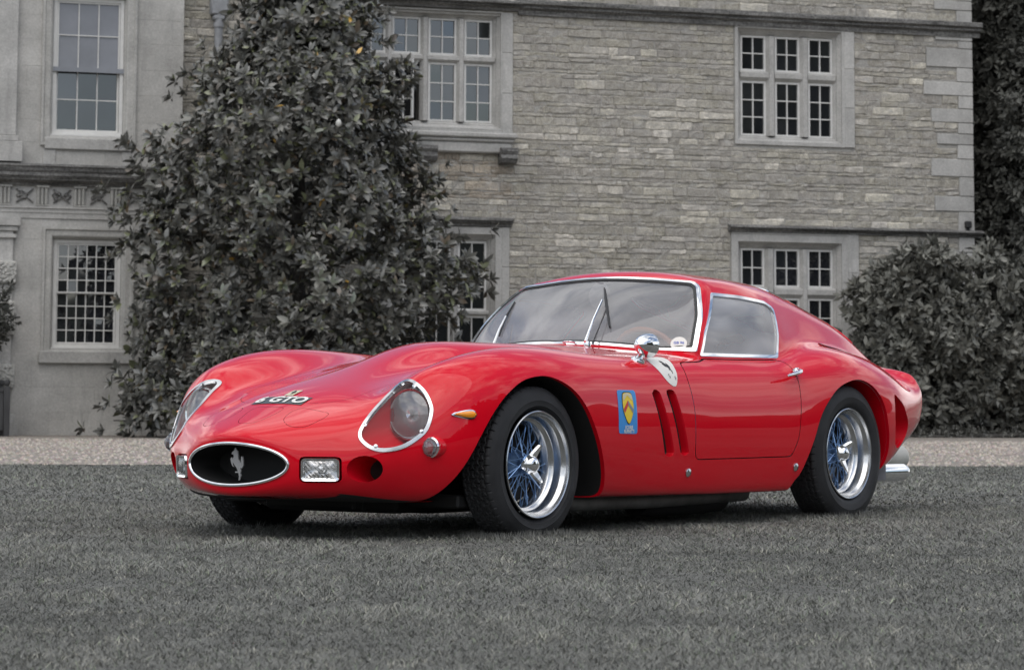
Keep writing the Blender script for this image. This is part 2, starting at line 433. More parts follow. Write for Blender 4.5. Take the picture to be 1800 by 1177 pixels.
def mullioned(name_label, outer, cols, rows, wid, ncol=2, nrows=(3, 2), hood=None, kinds=None, opened=None):
    s0, s1 = cols[0][0], cols[-1][1]; z0, z1 = rows[0][0], rows[-1][1]
    b = MB(); g = random.uniform(.95, 1.05)
    wl, wr, wb, wtp = s0-outer[0], outer[1]-s1, z0-outer[2], outer[3]-z1
    sweep_frame(b, s0, s1, z0, z1, prof(min(wl, wr, wb, wtp, .21)), (g, g, g))
    mw = min(wl, wr, wb, wtp, .21)
    # outer blocks of the surround, each a dressed stone
    win = b.build('window', m_ash, HOUSE); tag(win, name_label)
    if wr-mw > .02 or wl-mw > .02 or wtp-mw > .02 or wb-mw > .02:
        for (a, bb, c, d) in ((outer[0], s0-mw, outer[2], outer[3]), (s1+mw, outer[1], outer[2], outer[3]), (s0-mw, s1+mw, outer[2], z0-mw), (s0-mw, s1+mw, z1+mw, outer[3])):
            if bb-a > .015 and d-c > .015:
                n = max(1, int((d-c)/.55)); zz = np.linspace(c, d, n+1)
                for k in range(n):
                    gg = random.uniform(.9, 1.08); q = MB(); q.box(a, bb, -.033, .1, zz[k]+.002, zz[k+1]-.002, bev=.006); q.t = [(gg, gg, gg)]*len(q.v); q.build('surround_block', m_ash, win)
    for (a, b2), (c, d2) in zip(cols[:-1], cols[1:]):
        q = MB(); xm = (b2+c)/2; hw = (c-b2)/2
        P = [(-hw, .16), (-hw, .11), (-hw*.45, .045), (hw*.45, .045), (hw, .11), (hw, .16)]
        for (x0, y0), (x1, y1) in zip(P[:-1], P[1:]): q.poly([(xm+x0, y0, z0), (xm+x1, y1, z0), (xm+x1, y1, z1), (xm+x0, y0, z1)], tint=(g, g, g))
        q.build('mullion', m_ash, win)
    for (a, b2), (c, d2) in zip(rows[:-1], rows[1:]):
        for (ca, cb) in cols:
            q = MB(); zm = (b2+c)/2; hw = (c-b2)/2
            P = [(-hw, .16), (-hw, .11), (-hw*.3, .048), (hw*.6, .046), (hw, .11), (hw, .16)]
            for (x0, y0), (x1, y1) in zip(P[:-1], P[1:]): q.poly([(cb+.03, y0, zm+x0), (cb+.03, y1, zm+x1), (ca-.03, y1, zm+x1), (ca-.03, y0, zm+x0)][::-1], tint=(g, g, g))
            q.build('transom', m_ash, win)
    for i, (a, b2) in enumerate(cols):
        for j, (c, d2) in enumerate(rows):
            if opened and (i, j) in opened:
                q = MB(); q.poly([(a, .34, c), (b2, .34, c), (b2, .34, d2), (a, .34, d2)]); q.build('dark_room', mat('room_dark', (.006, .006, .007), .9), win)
                # the casement swung outward on its left edge
                h = empty('open_casement', (a+.01, .1, 0), R(-58), win); h['label'] = 'casement standing open'
                f = MB(); ww = b2-a-.02
                for (p0, p1, q0, q1) in ((0, .03, c, d2), (ww-.03, ww, c, d2), (.03, ww-.03, c, c+.03), (.03, ww-.03, d2-.03, d2), (ww/2-.008, ww/2+.008, c+.03, d2-.03), (.03, ww-.03, c+(d2-c)/3-.008, c+(d2-c)/3+.008), (.03, ww-.03, c+(d2-c)*2/3-.008, c+(d2-c)*2/3+.008)):
                    f.box(p0, p1, -.015+.001*random.random(), .015, q0, q1)
                f.build('casement_frame', m_white, h)
                continue
            light(win, a, b2, c, d2, ncol, nrows[j], kinds=(lambda p, q, i=i, j=j: kinds(i, j, p, q)) if kinds else None)
    return win
def hood_mould(s0, s1, z0, z1, out=.10, name='hood_mould', y=0, material=None, ends=True):
    P = [(z1+.02, 0), (z1, -out*.95), (z1-.015, -out), (z1-.03*(z1-z0)/.1, -out), (z0+.6*(z1-z0), -out*.62), (z0+.45*(z1-z0), -out*.7), (z0+.3*(z1-z0), -out*.35), (z0, -out*.3), (z0, 0)]
    q = MB(); n = max(1, int((s1-s0)/.9)); xs = np.linspace(s0, s1, n+1)
    for k in range(n):
        j0, j1 = (random.uniform(-.003, .003) for _ in range(2))
        for (za, ya), (zb, yb) in zip(P[:-1], P[1:]):
            q.poly([(xs[k], y+ya+j0*(ya != 0), za), (xs[k], y+yb+j0*(yb != 0), zb), (xs[k+1], y+yb+j0*(yb != 0), zb), (xs[k+1], y+ya+j0*(ya != 0), za)])
    q.poly([(s0, y+b, a) for a, b in P]); q.poly([(s1, y+b, a) for a, b in P][::-1])
    return q.build(name, material or m_dark, HOUSE)
mullioned('four-light mullioned window above the magnolia, one casement open', WIN_BIG, [(4.24, 4.67), (4.78, 5.21), (5.34, 5.77), (5.90, 6.33)], [(4.69, 5.57), (5.69, 6.24)], .29, kinds=lambda i, j, p, q: m_pane, opened={(1, 0)})
mullioned('low mullioned window half hidden by the magnolia', WIN_LOW, [(4.79, 5.18), (5.29, 5.70), (5.82, 6.26)], [(.95, 1.80), (1.88, 2.91)], .3, nrows=(2, 3))
mullioned('dark three-light mullioned window in the upper right wall', WIN_RU, [(10.37, 10.79), (10.95, 11.36), (11.51, 11.92)], [(4.65, 5.50), (5.66, 6.21)], .16)
mullioned('three-light mullioned window behind the car roof', WIN_RL, [(10.36, 10.75), (10.92, 11.34), (11.48, 11.90)], [(1.0, 2.14), (2.31, 2.90)], .22, nrows=(4, 2))
hood_mould(6.70, 14.42, 6.33, 6.56, .16, 'string_course')
hood_mould(4.0, 6.72, 6.38, 6.52, .20, 'string_course')
hood_mould(10.10, 14.42, 3.14, 3.24, .13, 'string_course')
hood_mould(4.45, 6.62, 3.13, 3.25, .12, 'hood_mould')
# sill and corbels of the large window
q = MB()
for z0, z1, o in ((4.44, 4.52, .17), (4.38, 4.437, .13), (4.22, 4.377, .10)): q.box(4.0, 6.66-(.17-o), -o, .05, z0, z1, bev=.02)
q.build('window_sill', m_ash, HOUSE)
for s in (5.16, 6.40):
    q = MB(); pr = [(0, 4.30), (-.21, 4.30), (-.215, 4.25), (-.18, 4.20), (-.20, 4.14), (-.16, 4.08), (-.06, 4.06), (0, 4.06)]
    for (ya, za), (yb, zb) in zip(pr[:-1], pr[1:]): q.poly([(s, ya, za), (s, yb, zb), (s+.25, yb, zb), (s+.25, ya, za)])
    q.poly([(s, a, b) for a, b in pr]); q.poly([(s+.25, a, b) for a, b in pr][::-1])
    q.build('corbel', m_dark, HOUSE)
# rainwater pipe with a lead hopper
q = MB(); q.tube([(2.115, -.09, z) for z in (3.2, 4.5, 6.1, 6.3)], .06, 14)
for z in (5.95, 4.6): q.lathe([(.062, -.03), (.075, -.03), (.075, .03), (.062, .03)], (2.115, -.09, z), (0, 0, 1), (1, 0, 0), 16)
q.box(1.99, 2.25, -.16, .0, 6.10, 6.45, bev=.02); q.box(2.03, 2.20, -.15, -.0, 6.02, 6.098, bev=.02)
q.build('rainwater_pipe', m_lead, HOUSE)
q = MB(); q.box(14.12, 14.22, -.10, .0, 3.29, 3.40, bev=.015); q.box(14.15, 14.19, -.06, .0, 3.25, 3.289); q.build('wall_lamp', mat('black_iron', (.02, .02, .02), .5), HOUSE)

# ------------------------------------------------------------------ left block in ashlar, 25 cm proud of the rubble wing
Y = -.25
SU = (-.40, .90, 4.22, 6.6); SL = (-.40, .91, 1.22, 2.95)
mb = MB(); wall_with_holes(mb, -6, 1.58, -.05, TOPZ, Y+.004, .4, [(-.30, .80, 4.25, 6.5), (-.25, .80, 1.25, 2.85)], 0)
mb.poly([(1.58, Y+.012, -.05), (1.58, .1, -.05), (1.58, .1, TOPZ), (1.58, Y+.012, TOPZ)]); mb.poly([(-6, Y+.5, TOPZ), (1.58, Y+.5, TOPZ), (1.58, Y+.5, 0), (-6, Y+.5, 0)])
mb.poly([(-6, Y+.012, TOPZ), (1.58, Y+.012, TOPZ), (1.58, 7, TOPZ), (-6, 7, TOPZ)])
ASH = mb.build('ashlar_wall', m_ash, HOUSE); tag(ASH, 'smooth ashlar front of the left block')
ar = lay(-2.6, 1.58, 0, TOPZ, [SU, SL, (-3, 1.2, 3.05, 3.82)], (.30, .40), (.7, 1.3), .0025)
for r in ar:
    g = random.uniform(.96, 1.04); q = MB(); q.box(r[0], r[1], Y, Y+.02, r[2], r[3], bev=.0012); q.t = [(g, g*.995, g*.985)]*len(q.v); q.build('ashlar_block', m_ash, ASH)
def sash(lab, s0, s1, z0, z1, zm, nc, nu, nl, kinds=None):
    b = MB(); sweep_frame(b, s0-.06, s1+.06, z0-.07, z1+.06, [(.0, Y+.16), (.0, Y+.05), (.02, Y+.03), (.03, Y-.01), (.05, Y-.02), (.12, Y-.02), (.13, Y-.045), (.165, Y-.045), (.165, Y+.02)], (.98, .98, .97))
    win = b.build('sash_window', m_ash, HOUSE); tag(win, lab)
    f = MB()
    for (a, bb, c, d) in ((s0-.055, s0-.005, z0-.065, z1+.055), (s1+.005, s1+.055, z0-.065, z1+.055), (s0-.005, s1+.005, z1+.005, z1+.055), (s0-.005, s1+.005, z0-.065, z0-.015)): f.box(a, bb, Y+.085, Y+.15, c, d)
    f.box(s0-.1, s1+.1, Y+.02, Y+.15, z0-.10, z0-.067)
    f.build('box_frame', m_white, win)
    light(win, s0, s1, zm, z1, nc, nu, y=Y+.12, fr=.02, bar=.014, kinds=(lambda i, j: kinds(i, j+nl)) if kinds else None)
    light(win, s0, s1, z0-.01, zm+.012, nc, nl, y=Y+.165, fr=.022, bar=.014, kinds=kinds)
    return win
wu = sash('tall sash window with a half-drawn blind', -.215, .675, 4.34, 6.18, 5.22, 3, 2, 2, lambda i, j: m_blind if j >= 2 else m_pane)
wl = sash('many-paned sash window beside the magnolia', -.15, .69, 1.33, 2.73, 2.03, 6, 4, 4)
q = MB(); q.box(-.30, .79, Y+.06, Y+.12, 5.17, 5.235); q.build('blind_hem', m_blind, wu)
for a, b, c, d, o, nm in ((-.38, .88, 4.05, 4.215, .05, 'window_sill'), (-.40, .92, 1.04, 1.215, .07, 'window_sill')):
    q = MB(); q.box(a, b, Y-o, Y+.1, c, d, bev=.012); q.t = [(.95, .95, .95)]*len(q.v); q.build(nm, m_ash, HOUSE)
q = MB(); q.box(-.40, -.22, Y-.02, Y+.01, 3.83, 4.045, bev=.006); q.box(.72, .90, Y-.02, Y+.01, 3.83, 4.045, bev=.006); q.t = [(1, 1, 1)]*len(q.v); q.build('apron_panel', m_ash, HOUSE)
# entablature
def cornice(s0, s1, P, y, name, material):
    q = MB()
    for (za, ya), (zb, yb) in zip(P[:-1], P[1:]): q.poly([(s0, y-ya, za), (s0, y-yb, zb), (s1, y-yb, zb), (s1, y-ya, za)])
    q.poly([(s1, y-b, a) for a, b in P][::-1])
    return q.build(name, material, HOUSE)
cornice(-3, 1.20, [(3.84, 0), (3.82, .24), (3.79, .25), (3.77, .225), (3.73, .215), (3.70, .19), (3.66, .20), (3.62, .16), (3.60, .15), (3.56, .06), (3.53, .045), (3.53, 0)], Y, 'cornice', m_dark)
cornice(-3, 1.20, [(3.24, 0), (3.24, .05), (3.21, .05), (3.20, .03), (3.15, .03), (3.145, .018), (3.07, .015), (3.07, 0)], Y, 'architrave', m_ash)
for s in [-.98+.52*k for k in range(-2, 5)]:
    if s < 1.1:
        q = MB()
        for k in range(3): q.box(s-.01+k*.055, s+.032+k*.055, Y-.045, Y+.0, 3.262, 3.50, bev=.012)
        q.box(s-.02, s+.165, Y-.055, Y, 3.501, 3.53); q.box(s-.02, s+.165, Y-.058, Y, 3.243, 3.261); q.t = [(.9, .9, .88)]*len(q.v)
        q.build('triglyph', m_ash, HOUSE)
for s in [-.98+.52*k for k in range(-1, 4)]:
    c = s+.34; q = MB()
    for k in range(9):
        a = random.uniform(0, 6.28); r = random.uniform(.01, .1); px, pz = c+r*math.cos(a)*1.1, 3.38+r*math.sin(a)*.8
        q.lathe([(.001, .045), (.02, .035), (.032, .0)], (px, Y, pz), (0, -1, 0), (1, 0, 0), 8)
    for sg in (-1, 1):
        q.tube([(c-sg*.12, Y-.015, 3.29), (c, Y-.03, 3.38), (c+sg*.12, Y-.015, 3.48)], .012, 6)
    q.build('carved_trophy', m_dark, HOUSE)
# pilasters at the left edge of the view
def pil(z0, z1, s1, out, nm='pilaster', tint=(1, 1, 1), bev=.006):
    q = MB(); q.box(-2.2, s1, Y-out, Y+.02, z0, z1, bev=bev); q.t = [tint]*len(q.v); return q.build(nm, m_ash, HOUSE)
pil(4.22, 7.4, -.79, .10); pil(4.14, 4.215, -.76, .13, 'pilaster_base'); pil(3.85, 4.135, -.70, .15, 'pilaster_base')
pil(2.95, 3.06, -.70, .14, 'pilaster_capital'); pil(2.88, 2.945, -.73, .11, 'pilaster_capital'); pil(2.78, 2.83, -.75, .12, 'pilaster_capital'); pil(.35, 2.88, -.79, .08)
pil(.03, .2, -.68, .16, 'pilaster_base'); pil(.203, .33, -.72, .12, 'pilaster_base')
for z0, z1 in ((2.14, 2.46), (1.43, 1.9), (.70, 1.02)):
    q = MB(); q.box(-2.2, -.74, Y-.115, Y, z0, z1, bev=.01)
    for k in range(150):
        px, pz = random.uniform(-1.15, -.75), random.uniform(z0+.02, z1-.02); r = random.uniform(.012, .03)
        q.lathe([(.001, .026), (r*.7, .02), (r, .0)], (px, Y-.112, pz), (0, -1, 0), (1, 0, .3), 6)
    q.t = [(1.05, 1.05, 1.03)]*len(q.v); q.build('rusticated_block', m_ash, HOUSE)
def hpt(s, off, z=0): p = HOUSE.matrix_basis @ Vector((s, -off, z)); return p
bpy.context.view_layer.update()

# ------------------------------------------------------------------ plants
HM = np.array(HOUSE.matrix_basis)
def hw(P):  # house coordinates (s, y, z) -> world
    P = np.asarray(P, float); return P@HM[:3, :3].T+HM[:3, 3]
def unit(a): return a/np.maximum(np.linalg.norm(a, axis=-1, keepdims=True), 1e-9)
def frames(ax):
    """two vectors square to each axis"""
    h = np.where(np.abs(ax[:, 2:3]) < .9, np.array([[0, 0, 1.]]), np.array([[1., 0, 0]]))
    a = unit(np.cross(ax, h)); return a, np.cross(ax, a)
# leaf template: long oval, folded along its midrib and drooping at the tip; unit length along x, blade normal z
LEAF_V = np.array([[0, 0, 0], [.3, .17, .035], [.32, 0, -.01], [.3, -.17, .035], [.68, .16, .02], [.66, 0, -.03], [.68, -.16, .02], [1, 0, -.10]])
LEAF_F = np.array([[0, 2, 1, 0], [0, 3, 2, 0], [1, 2, 5, 4], [2, 3, 6, 5], [4, 5, 7, 4], [5, 6, 7, 5]])
LEAF_T = np.array([[0, 2, 1], [0, 3, 2], [1, 2, 5], [1, 5, 4], [2, 3, 6], [2, 6, 5], [4, 5, 7], [5, 6, 7]])
def leaves_mesh(pos, xa, za, size, wid, tpl=LEAF_V, tri=LEAF_T):
    xa = unit(xa); ya = unit(np.cross(za, xa)); za = np.cross(xa, ya); n = len(pos)
    V = pos[:, None]+size[:, None, None]*(tpl[None, :, 0:1]*xa[:, None]+tpl[None, :, 1:2]*ya[:, None]*wid[:, None, None]+tpl[None, :, 2:3]*za[:, None])
    F = (np.arange(n)[:, None, None]*len(tpl)+tri[None]).reshape(-1, 3)
    return V.reshape(-1, 3), F
m_mag = mat('magnolia_leaf', (.118, .118, .108), .28, spec=.7, tint=True)
m_bark = mat('bark', (.055, .052, .047), .9, noise=(12, .6, 1.4, 6, (1, 1, .3)), bump=(40, .7))
def grow(V, s, e, r0, r1, bend=.15, n=5):
    s, e = Vector(s), Vector(e); L = (e-s).length
    mid = (s+e)/2+Vector((random.uniform(-1, 1), random.uniform(-1, 1), random.uniform(-.2, .8)))*L*bend
    pts = [(s*(1-t)**2+mid*2*t*(1-t)+e*t*t) for t in np.linspace(0, 1, n)]
    V.tube(pts, list(np.linspace(r0, r1, n)), 7, cap=False); return pts

# --- magnolia: half-width limits of the crown by height (house coordinates along the wall)
MZ = [0.0, .55, 1.35, 2.0, 2.4, 2.95, 3.7, 4.3, 4.86, 5.3, 6.0, 7.0, 7.9]
ML = [.55, .42, .55, .38, .40, .40, .46, .72, 1.35, 1.85, 2.2, 2.7, 3.0]
MR = [4.0, 4.2, 4.45, 5.85, 5.9, 5.15, 4.85, 4.45, 4.6, 4.15, 3.85, 3.5, 3.1]
TREE = empty('magnolia_tree', tuple(hw([[2.95, -1.7, GZ]])[0]))
tag(TREE, 'large dark evergreen magnolia growing against the house, left of the car roof', 'tree')
T0 = np.array(TREE.location)
r = np.random.default_rng(11)
nb = 400
bz = r.uniform(.12, 7.6, nb); ph = r.uniform(0, 2*np.pi, nb)
lo = np.interp(bz, MZ, ML); hi = np.interp(bz, MZ, MR); cs = (lo+hi)/2; hs_ = (hi-lo)/2
dep = np.clip(hs_*.95, .4, 1.75); rad = r.uniform(.74, .95, nb)*(1+.07*np.sin(ph*5+bz*2.1)+.06*np.sin(bz*5.3+ph*2))
# more of the clumps towards the garden side
front = r.random(nb) < .80; ph = np.where(front, r.uniform(-np.pi, 0, nb), ph)
bs_ = cs+hs_*rad*np.cos(ph); by = -1.75+np.where(np.sin(ph) < 0, dep, np.minimum(dep, 1.5))*rad*np.sin(ph)
clump = np.stack([bs_, by, bz], 1); cn = unit(np.stack([np.cos(ph), np.sin(ph), np.full(nb, .35)], 1))
ros_p, ros_d = [], []
for c, d in zip(clump, cn):
    k = r.integers(7, 11); sp = r.normal(0, 1, (k, 3))*np.array([.165, .15, .13])
    ros_p.append(c+sp); ros_d.append(unit(d+sp*1.6+r.normal(0, .25, (k, 3))+np.array([0, 0, .25])))
# fill of inner twigs so that the wall does not show through
ni = 1500; iz = r.uniform(.1, 7.4, ni); lo = np.interp(iz, MZ, ML); hi = np.interp(iz, MZ, MR); ia = r.uniform(-np.pi, np.pi, ni); ir = np.sqrt(r.uniform(.05, .62, ni))
hs2 = (hi-lo)/2; ip = np.stack([(lo+hi)/2+hs2*ir*np.cos(ia), -1.75+np.clip(hs2, .3, 1.6)*ir*np.sin(ia), iz], 1)
ros_p.append(ip); ros_d.append(unit(r.normal(0, 1, (ni, 3))+np.array([0, -.4, .4])))
rp_, rd = np.concatenate(ros_p), np.concatenate(ros_d)
ok = (rp_[:, 2] > .06) & (rp_[:, 1] < -.15); rp_, rd = rp_[ok], rd[ok]
kl = 10; n = len(rp_)*kl
pos = np.repeat(rp_, kl, 0); ax = np.repeat(rd, kl, 0); a, b = frames(ax)
th = np.tile(np.arange(kl)*2.4, len(rp_))+r.uniform(-.3, .3, n); el = np.radians(np.tile(np.linspace(12, 62, kl), len(rp_))+r.normal(0, 9, n))
xa = (a*np.cos(th)[:, None]+b*np.sin(th)[:, None])*np.cos(el)[:, None]+ax*np.sin(el)[:, None]
xa[:, 2] -= .18; za = ax+r.normal(0, .25, (n, 3))
size = r.uniform(.11, .185, n)*np.repeat(r.uniform(.72, 1.18, len(rp_)), kl); wid = r.uniform(.85, 1.25, n); pos = pos-ax*.03+ax*np.sin(el)[:, None]*.03
g = r.uniform(.7, 1.35, n); tint = np.stack([g, g*1.0, g*.97], 1)
yg = r.random(n) < .10; tint[yg] *= np.array([1.25, 1.35, .85])
br = r.random(n) < .05; tint[br] *= np.array([1.0, .78, .6])
yl = r.random(n) < .0012; tint[yl] = np.array([5.0, 3.0, .6])
Wp, Wx, Wz = hw(pos)-T0, xa@HM[:3, :3].T, za@HM[:3, :3].T
camd = np.linalg.norm(Wp+T0-np.array(CAM), axis=1)
vis_ok = (pos[:, 2] > .9) & (pos[:, 2] < 6.3)
order = np.argsort(np.where(vis_ok, camd-size*4, 99)); near = order[:300]; far = np.setdiff1d(np.arange(n), near)
V, F = leaves_mesh(Wp[far], Wx[far], Wz[far], size[far], wid[far])
tag(big_mesh('crown', V, F, m_mag, np.repeat(tint[far], 8, 0), TREE, smooth=True), kind='stuff')
leafm = []
for k in range(6):
    gg = .75+.11*k; me = bpy.data.meshes.new('leaf'); me.from_pydata(LEAF_V.tolist(), [], LEAF_T.tolist()); me.polygons.foreach_set('use_smooth', [True]*8); me.materials.append(m_mag)
    at = me.color_attributes.new('tint', 'FLOAT_COLOR', 'POINT'); at.data.foreach_set('color', [c for _ in range(8) for c in (gg, gg*(1.12 if k == 4 else 1.0), gg*.92, 1)]); leafm.append(me)
for i in near:
    x = Vector(Wx[i]).normalized(); y = Vector(Wz[i]).cross(x).normalized(); z = x.cross(y); s = size[i]
    o = bpy.data.objects.new('leaf', leafm[random.randrange(6)]); col.objects.link(o); o.parent = TREE
    p = Wp[i]; y = y*wid[i]
    o.matrix_local = Matrix(((x.x*s, y.x*s, z.x*s, p[0]), (x.y*s, y.y*s, z.y*s, p[1]), (x.z*s, y.z*s, z.z*s, p[2]), (0, 0, 0, 1)))
tr = MB(); base = Vector((0, 0, -.1)); tops = []
def rel(s, y, z): return Vector(tuple(hw([[s, y, z]])[0]-T0))
trunk = [base, rel(2.95, -1.7, 1.2), rel(3.0, -1.6, 3.2), rel(2.95, -1.5, 5.4), rel(3.0, -1.4, 7.5)]
tr.tube(trunk, [.17, .14, .10, .06, .02], 10, cap=False)
for k in range(80):
    i = r.integers(0, nb); c = clump[i]; zt = max(.25, c[2]-r.uniform(.3, .9)); grow(tr, rel(2.97, -1.6, zt), rel(*c), .035, .008, .08, 6)
tr.build('trunk', m_bark, TREE)
fl = MB(); fp = Vector(tuple(hw([[3.06, -3.62, 4.20]])[0]-T0))
fl.lathe([(.001, -.05), (.03, -.03), (.04, 0), (.035, .03), (.018, .055), (.001, .065)], fp, (-.2, -.3, .9), (1, 0, 0), 10); fl.build('flower', mat('petal', (.62, .62, .58), .6), TREE)

# --- smaller-leaved shrubs: tufts of narrow leaflets on lumpy crowns
def shrub(name, label, base_sy, lumps, dens, size_rng, leafcol, rough, seed, cat='shrub', stems=None, group=None, tuft=8, up=.5):
    """lumps: (s, y, z, rs, ry, rz) in house coordinates"""
    rr = np.random.default_rng(seed); T = empty(name, tuple(hw([[base_sy[0], base_sy[1], GZ]])[0])); tag(T, label, cat, group); t0 = np.array(T.location)
    P, D = [], []
    for (s, y, z, rs, ry, rz) in lumps:
        k = int(dens*(rs*ry*rz)**(2/3)); d = unit(rr.normal(0, 1, (k, 3))); q = d*np.array([rs, ry, rz])*(rr.uniform(.72, 1.06, (k, 1)))
        lump = 1+.24*np.sin(d[:, 0:1]*7+s)*np.cos(d[:, 2:3]*6+z*3); P.append(np.array([s, y, z])+q*lump); D.append(unit(d/np.array([rs, ry, rz])*max(rs, rz)+np.array([0, 0, up])))
    P, D = np.concatenate(P), np.concatenate(D); k = P[:, 2] > .03; P, D = P[k], D[k]
    n = len(P)*tuft; pos = np.repeat(P, tuft, 0)+rr.normal(0, .02, (n, 3)); ax = np.repeat(unit(D+rr.normal(0, .35, D.shape)), tuft, 0); a, b = frames(ax)
    th = rr.uniform(0, 6.28, n); el = np.radians(rr.uniform(0, 75, n)); xa = (a*np.cos(th)[:, None]+b*np.sin(th)[:, None])*np.cos(el)[:, None]+ax*np.sin(el)[:, None]; xa[:, 2] -= .1
    sz = rr.uniform(*size_rng, n); za = ax+rr.normal(0, .3, (n, 3)); g = np.repeat(rr.uniform(.65, 1.35, (len(P), 1)), tuft, 0)*rr.uniform(.75, 1.25, (n, 1)); tn = np.clip(g*np.array([[1, 1, .96]]), 0, 3)
    Q = np.array([[0, 0, 0], [.5, .2, .02], [1, 0, -.05], [.5, -.2, .02]]); TRI = np.array([[0, 2, 1], [0, 3, 2]])
    V, F = leaves_mesh(hw(pos)-t0, xa@HM[:3, :3].T, za@HM[:3, :3].T, sz, np.ones(n), Q, TRI)
    mm = mat(name+'_leaf', leafcol, rough, spec=.4, tint=True)
    tag(big_mesh('crown', V, F, mm, np.repeat(tn, 4, 0), T), kind='stuff')
    st = MB(); 
    for s, y, z, rs, ry, rz in lumps: grow(st, Vector(tuple(hw([[base_sy[0]+rr.normal(0, .1), base_sy[1]+rr.normal(0, .1), 0]])[0]-t0)), Vector(tuple(hw([[s, y+ry*.25, z]])[0]-t0)), .045, .012, .12, 7)
    st.build('trunk', m_bark, T)
    return T
B = [(12.45, -1.5, .75, 1.15, .8, .75), (12.0, -1.7, 1.35, .66, .7, .62), (12.25, -1.7, 2.05, .82, .75, .62), (12.85, -1.9, 1.55, .85, .8, .6), (13.4, -1.6, 2.2, .85, .8, .55), (13.85, -1.7, 1.35, .8, .8, .6), (12.75, -1.4, 2.55, .55, .5, .35), (11.9, -1.9, .6, .55, .5, .4), (13.3, -2.0, .85, .5, .5, .35), (14.4, -1.6, 1.9, .7, .7, .6), (14.6, -1.6, .8, .9, .7, .7), (13.5, -1.5, .5, 1.0, .5, .5)]
B += [(11.5+random.uniform(0, 2.6), -1.9+random.uniform(-.4, .3), random.uniform(.6, 2.85), random.uniform(.12, .24), .2, random.uniform(.12, .22)) for _ in range(26)]
B = [b for b in B if b[3] > .3 or b[0] > 11.55+.35*abs(b[2]-1.6)]
shrub('climbing_shrub', 'large spreading grey-green shrub against the house, behind the car tail', (12.9, -1.4), B, 850, (.085, .19), (.15, .15, .136), .5, 21, tuft=11, up=.35)
C = [(15.65+.2*random.uniform(-1, 1), .2+random.uniform(-.6, .6), z, random.uniform(.8, 1.1), random.uniform(.8, 1.1), random.uniform(.55, .75)) for z in np.arange(.9, 8.4, .62)]
C += [(16.8+.5*random.uniform(-1, 1), .4+random.uniform(-.8, .8), z, 1.3, 1.2, .9) for z in np.arange(.9, 8.6, .8)]
C += [(15.12+.08*random.uniform(-1, 1), 1.3+random.uniform(-.3, .3), z, .66, 1.0, .75) for z in np.arange(.9, 8.6, .55)]
shrub('dark_yew_tree', 'tall dark evergreen tree rising beside the right corner of the house', (16.0, .2), C, 1000, (.07, .15), (.085, .086, .078), .55, 22, 'tree', tuft=9, up=.1)
BK = [(19.5, 3, z, 3.0, 2.4, 1.5) for z in np.arange(1, 9, 1.6)]
shrub('background_tree', 'dense dark tree far behind the right corner of the house', (19.5, 3), BK, 330, (.16, .30), (.05, .051, .046), .6, 25, 'tree')
# low plants along the foot of the shrub
shrub('border_plant', 'low scrubby plants along the edge of the drive under the shrub', (12.6, -2.6), [(11.9+.42*k, -2.55+.1*math.sin(k*2), .07, .28, .2, .12) for k in range(7)], 900, (.04, .08), (.10, .10, .092), .6, 23, 'plant')
# clipped bush in a wooden planter at the left edge
shrub('clipped_bay', 'dark clipped bush standing in the wooden planter by the pilaster', (-1.28, -.95), [(-1.26, -.95, 1.78, .42, .40, .44), (-1.26, -.95, 1.5, .34, .34, .3)], 1500, (.05, .09), (.06, .062, .055), .45, 24)
PL = empty('planter', tuple(hw([[-1.26, -.95, GZ]])[0]), R(-35.6)); tag(PL, 'dark wooden planter box with corner posts by the pilaster', 'planter')
m_pl = mat('planter_wood', (.045, .045, .046), .7, noise=(20, .7, 1.3, 5, (1, 1, .15)))
for a in (-.32, .32):
    for b in (-.32, .32):
        q = MB(); q.box(a-.04, a+.04, b-.04, b+.04, 0, .68, bev=.006); q.lathe([(.02, .68), (.035, .70), (.045, .73), (.035, .76), (.001, .775)], (a, b, 0), (0, 0, 1), (1, 0, 0), 12); q.build('post', m_pl, PL)
for sx, sy in ((1, 0), (-1, 0), (0, 1), (0, -1)):
    for k in range(5):
        q = MB(); c = -.224+k*.112
        if sx: q.box(sx*.31-.012, sx*.31+.012, c-.053, c+.053, .08, .6, bev=.004)
        else: q.box(c-.053, c+.053, sy*.31-.012, sy*.31+.012, .08, .6, bev=.004)
        q.build('plank', m_pl, PL)
    q = MB()
    if sx: q.box(sx*.315-.018, sx*.315+.018, -.278, .278, .602, .65, bev=.004)
    else: q.box(-.278, .278, sy*.315-.018, sy*.315+.018, .602, .65, bev=.004)
    q.build('rail', m_pl, PL)
q = MB(); q.box(-.29, .29, -.29, .29, .05, .57); q.build('soil', mat('soil', (.03, .028, .025), .95), PL)

# --- the wood across the park, behind the photographer: it shows in the paint and in the panes
rr = np.random.default_rng(31); VV, FF, o = [], [], 0
ico = bmesh.new(); bmesh.ops.create_icosphere(ico, subdivisions=2, radius=1); iv = np.array([v.co[:] for v in ico.verts]); ifc = np.array([[v.index for v in f.verts] for f in ico.faces]); ico.free()
for k in range(230):
    az = R(rr.uniform(-225, -20)); dist = rr.uniform(62, 95); h = rr.uniform(17, 27) if -86 < math.degrees(az) < -58 else rr.uniform(3.5, 6.0) if math.degrees(az) < -104 else rr.uniform(6, 10) if math.degrees(az) < -86 else rr.uniform(3.5, 7)
    c = np.array([dist*math.cos(az), dist*math.sin(az), h*.5]); sc_ = np.array([rr.uniform(4, 8), rr.uniform(4, 8), h*.62])
    VV.append(c+iv*sc_*(1+.22*np.sin(iv[:, 0:1]*5+k)*np.sin(iv[:, 2:3]*6+k*2)+rr.normal(0, .07, (len(iv), 1)))); FF.append(ifc+o); o += len(iv)
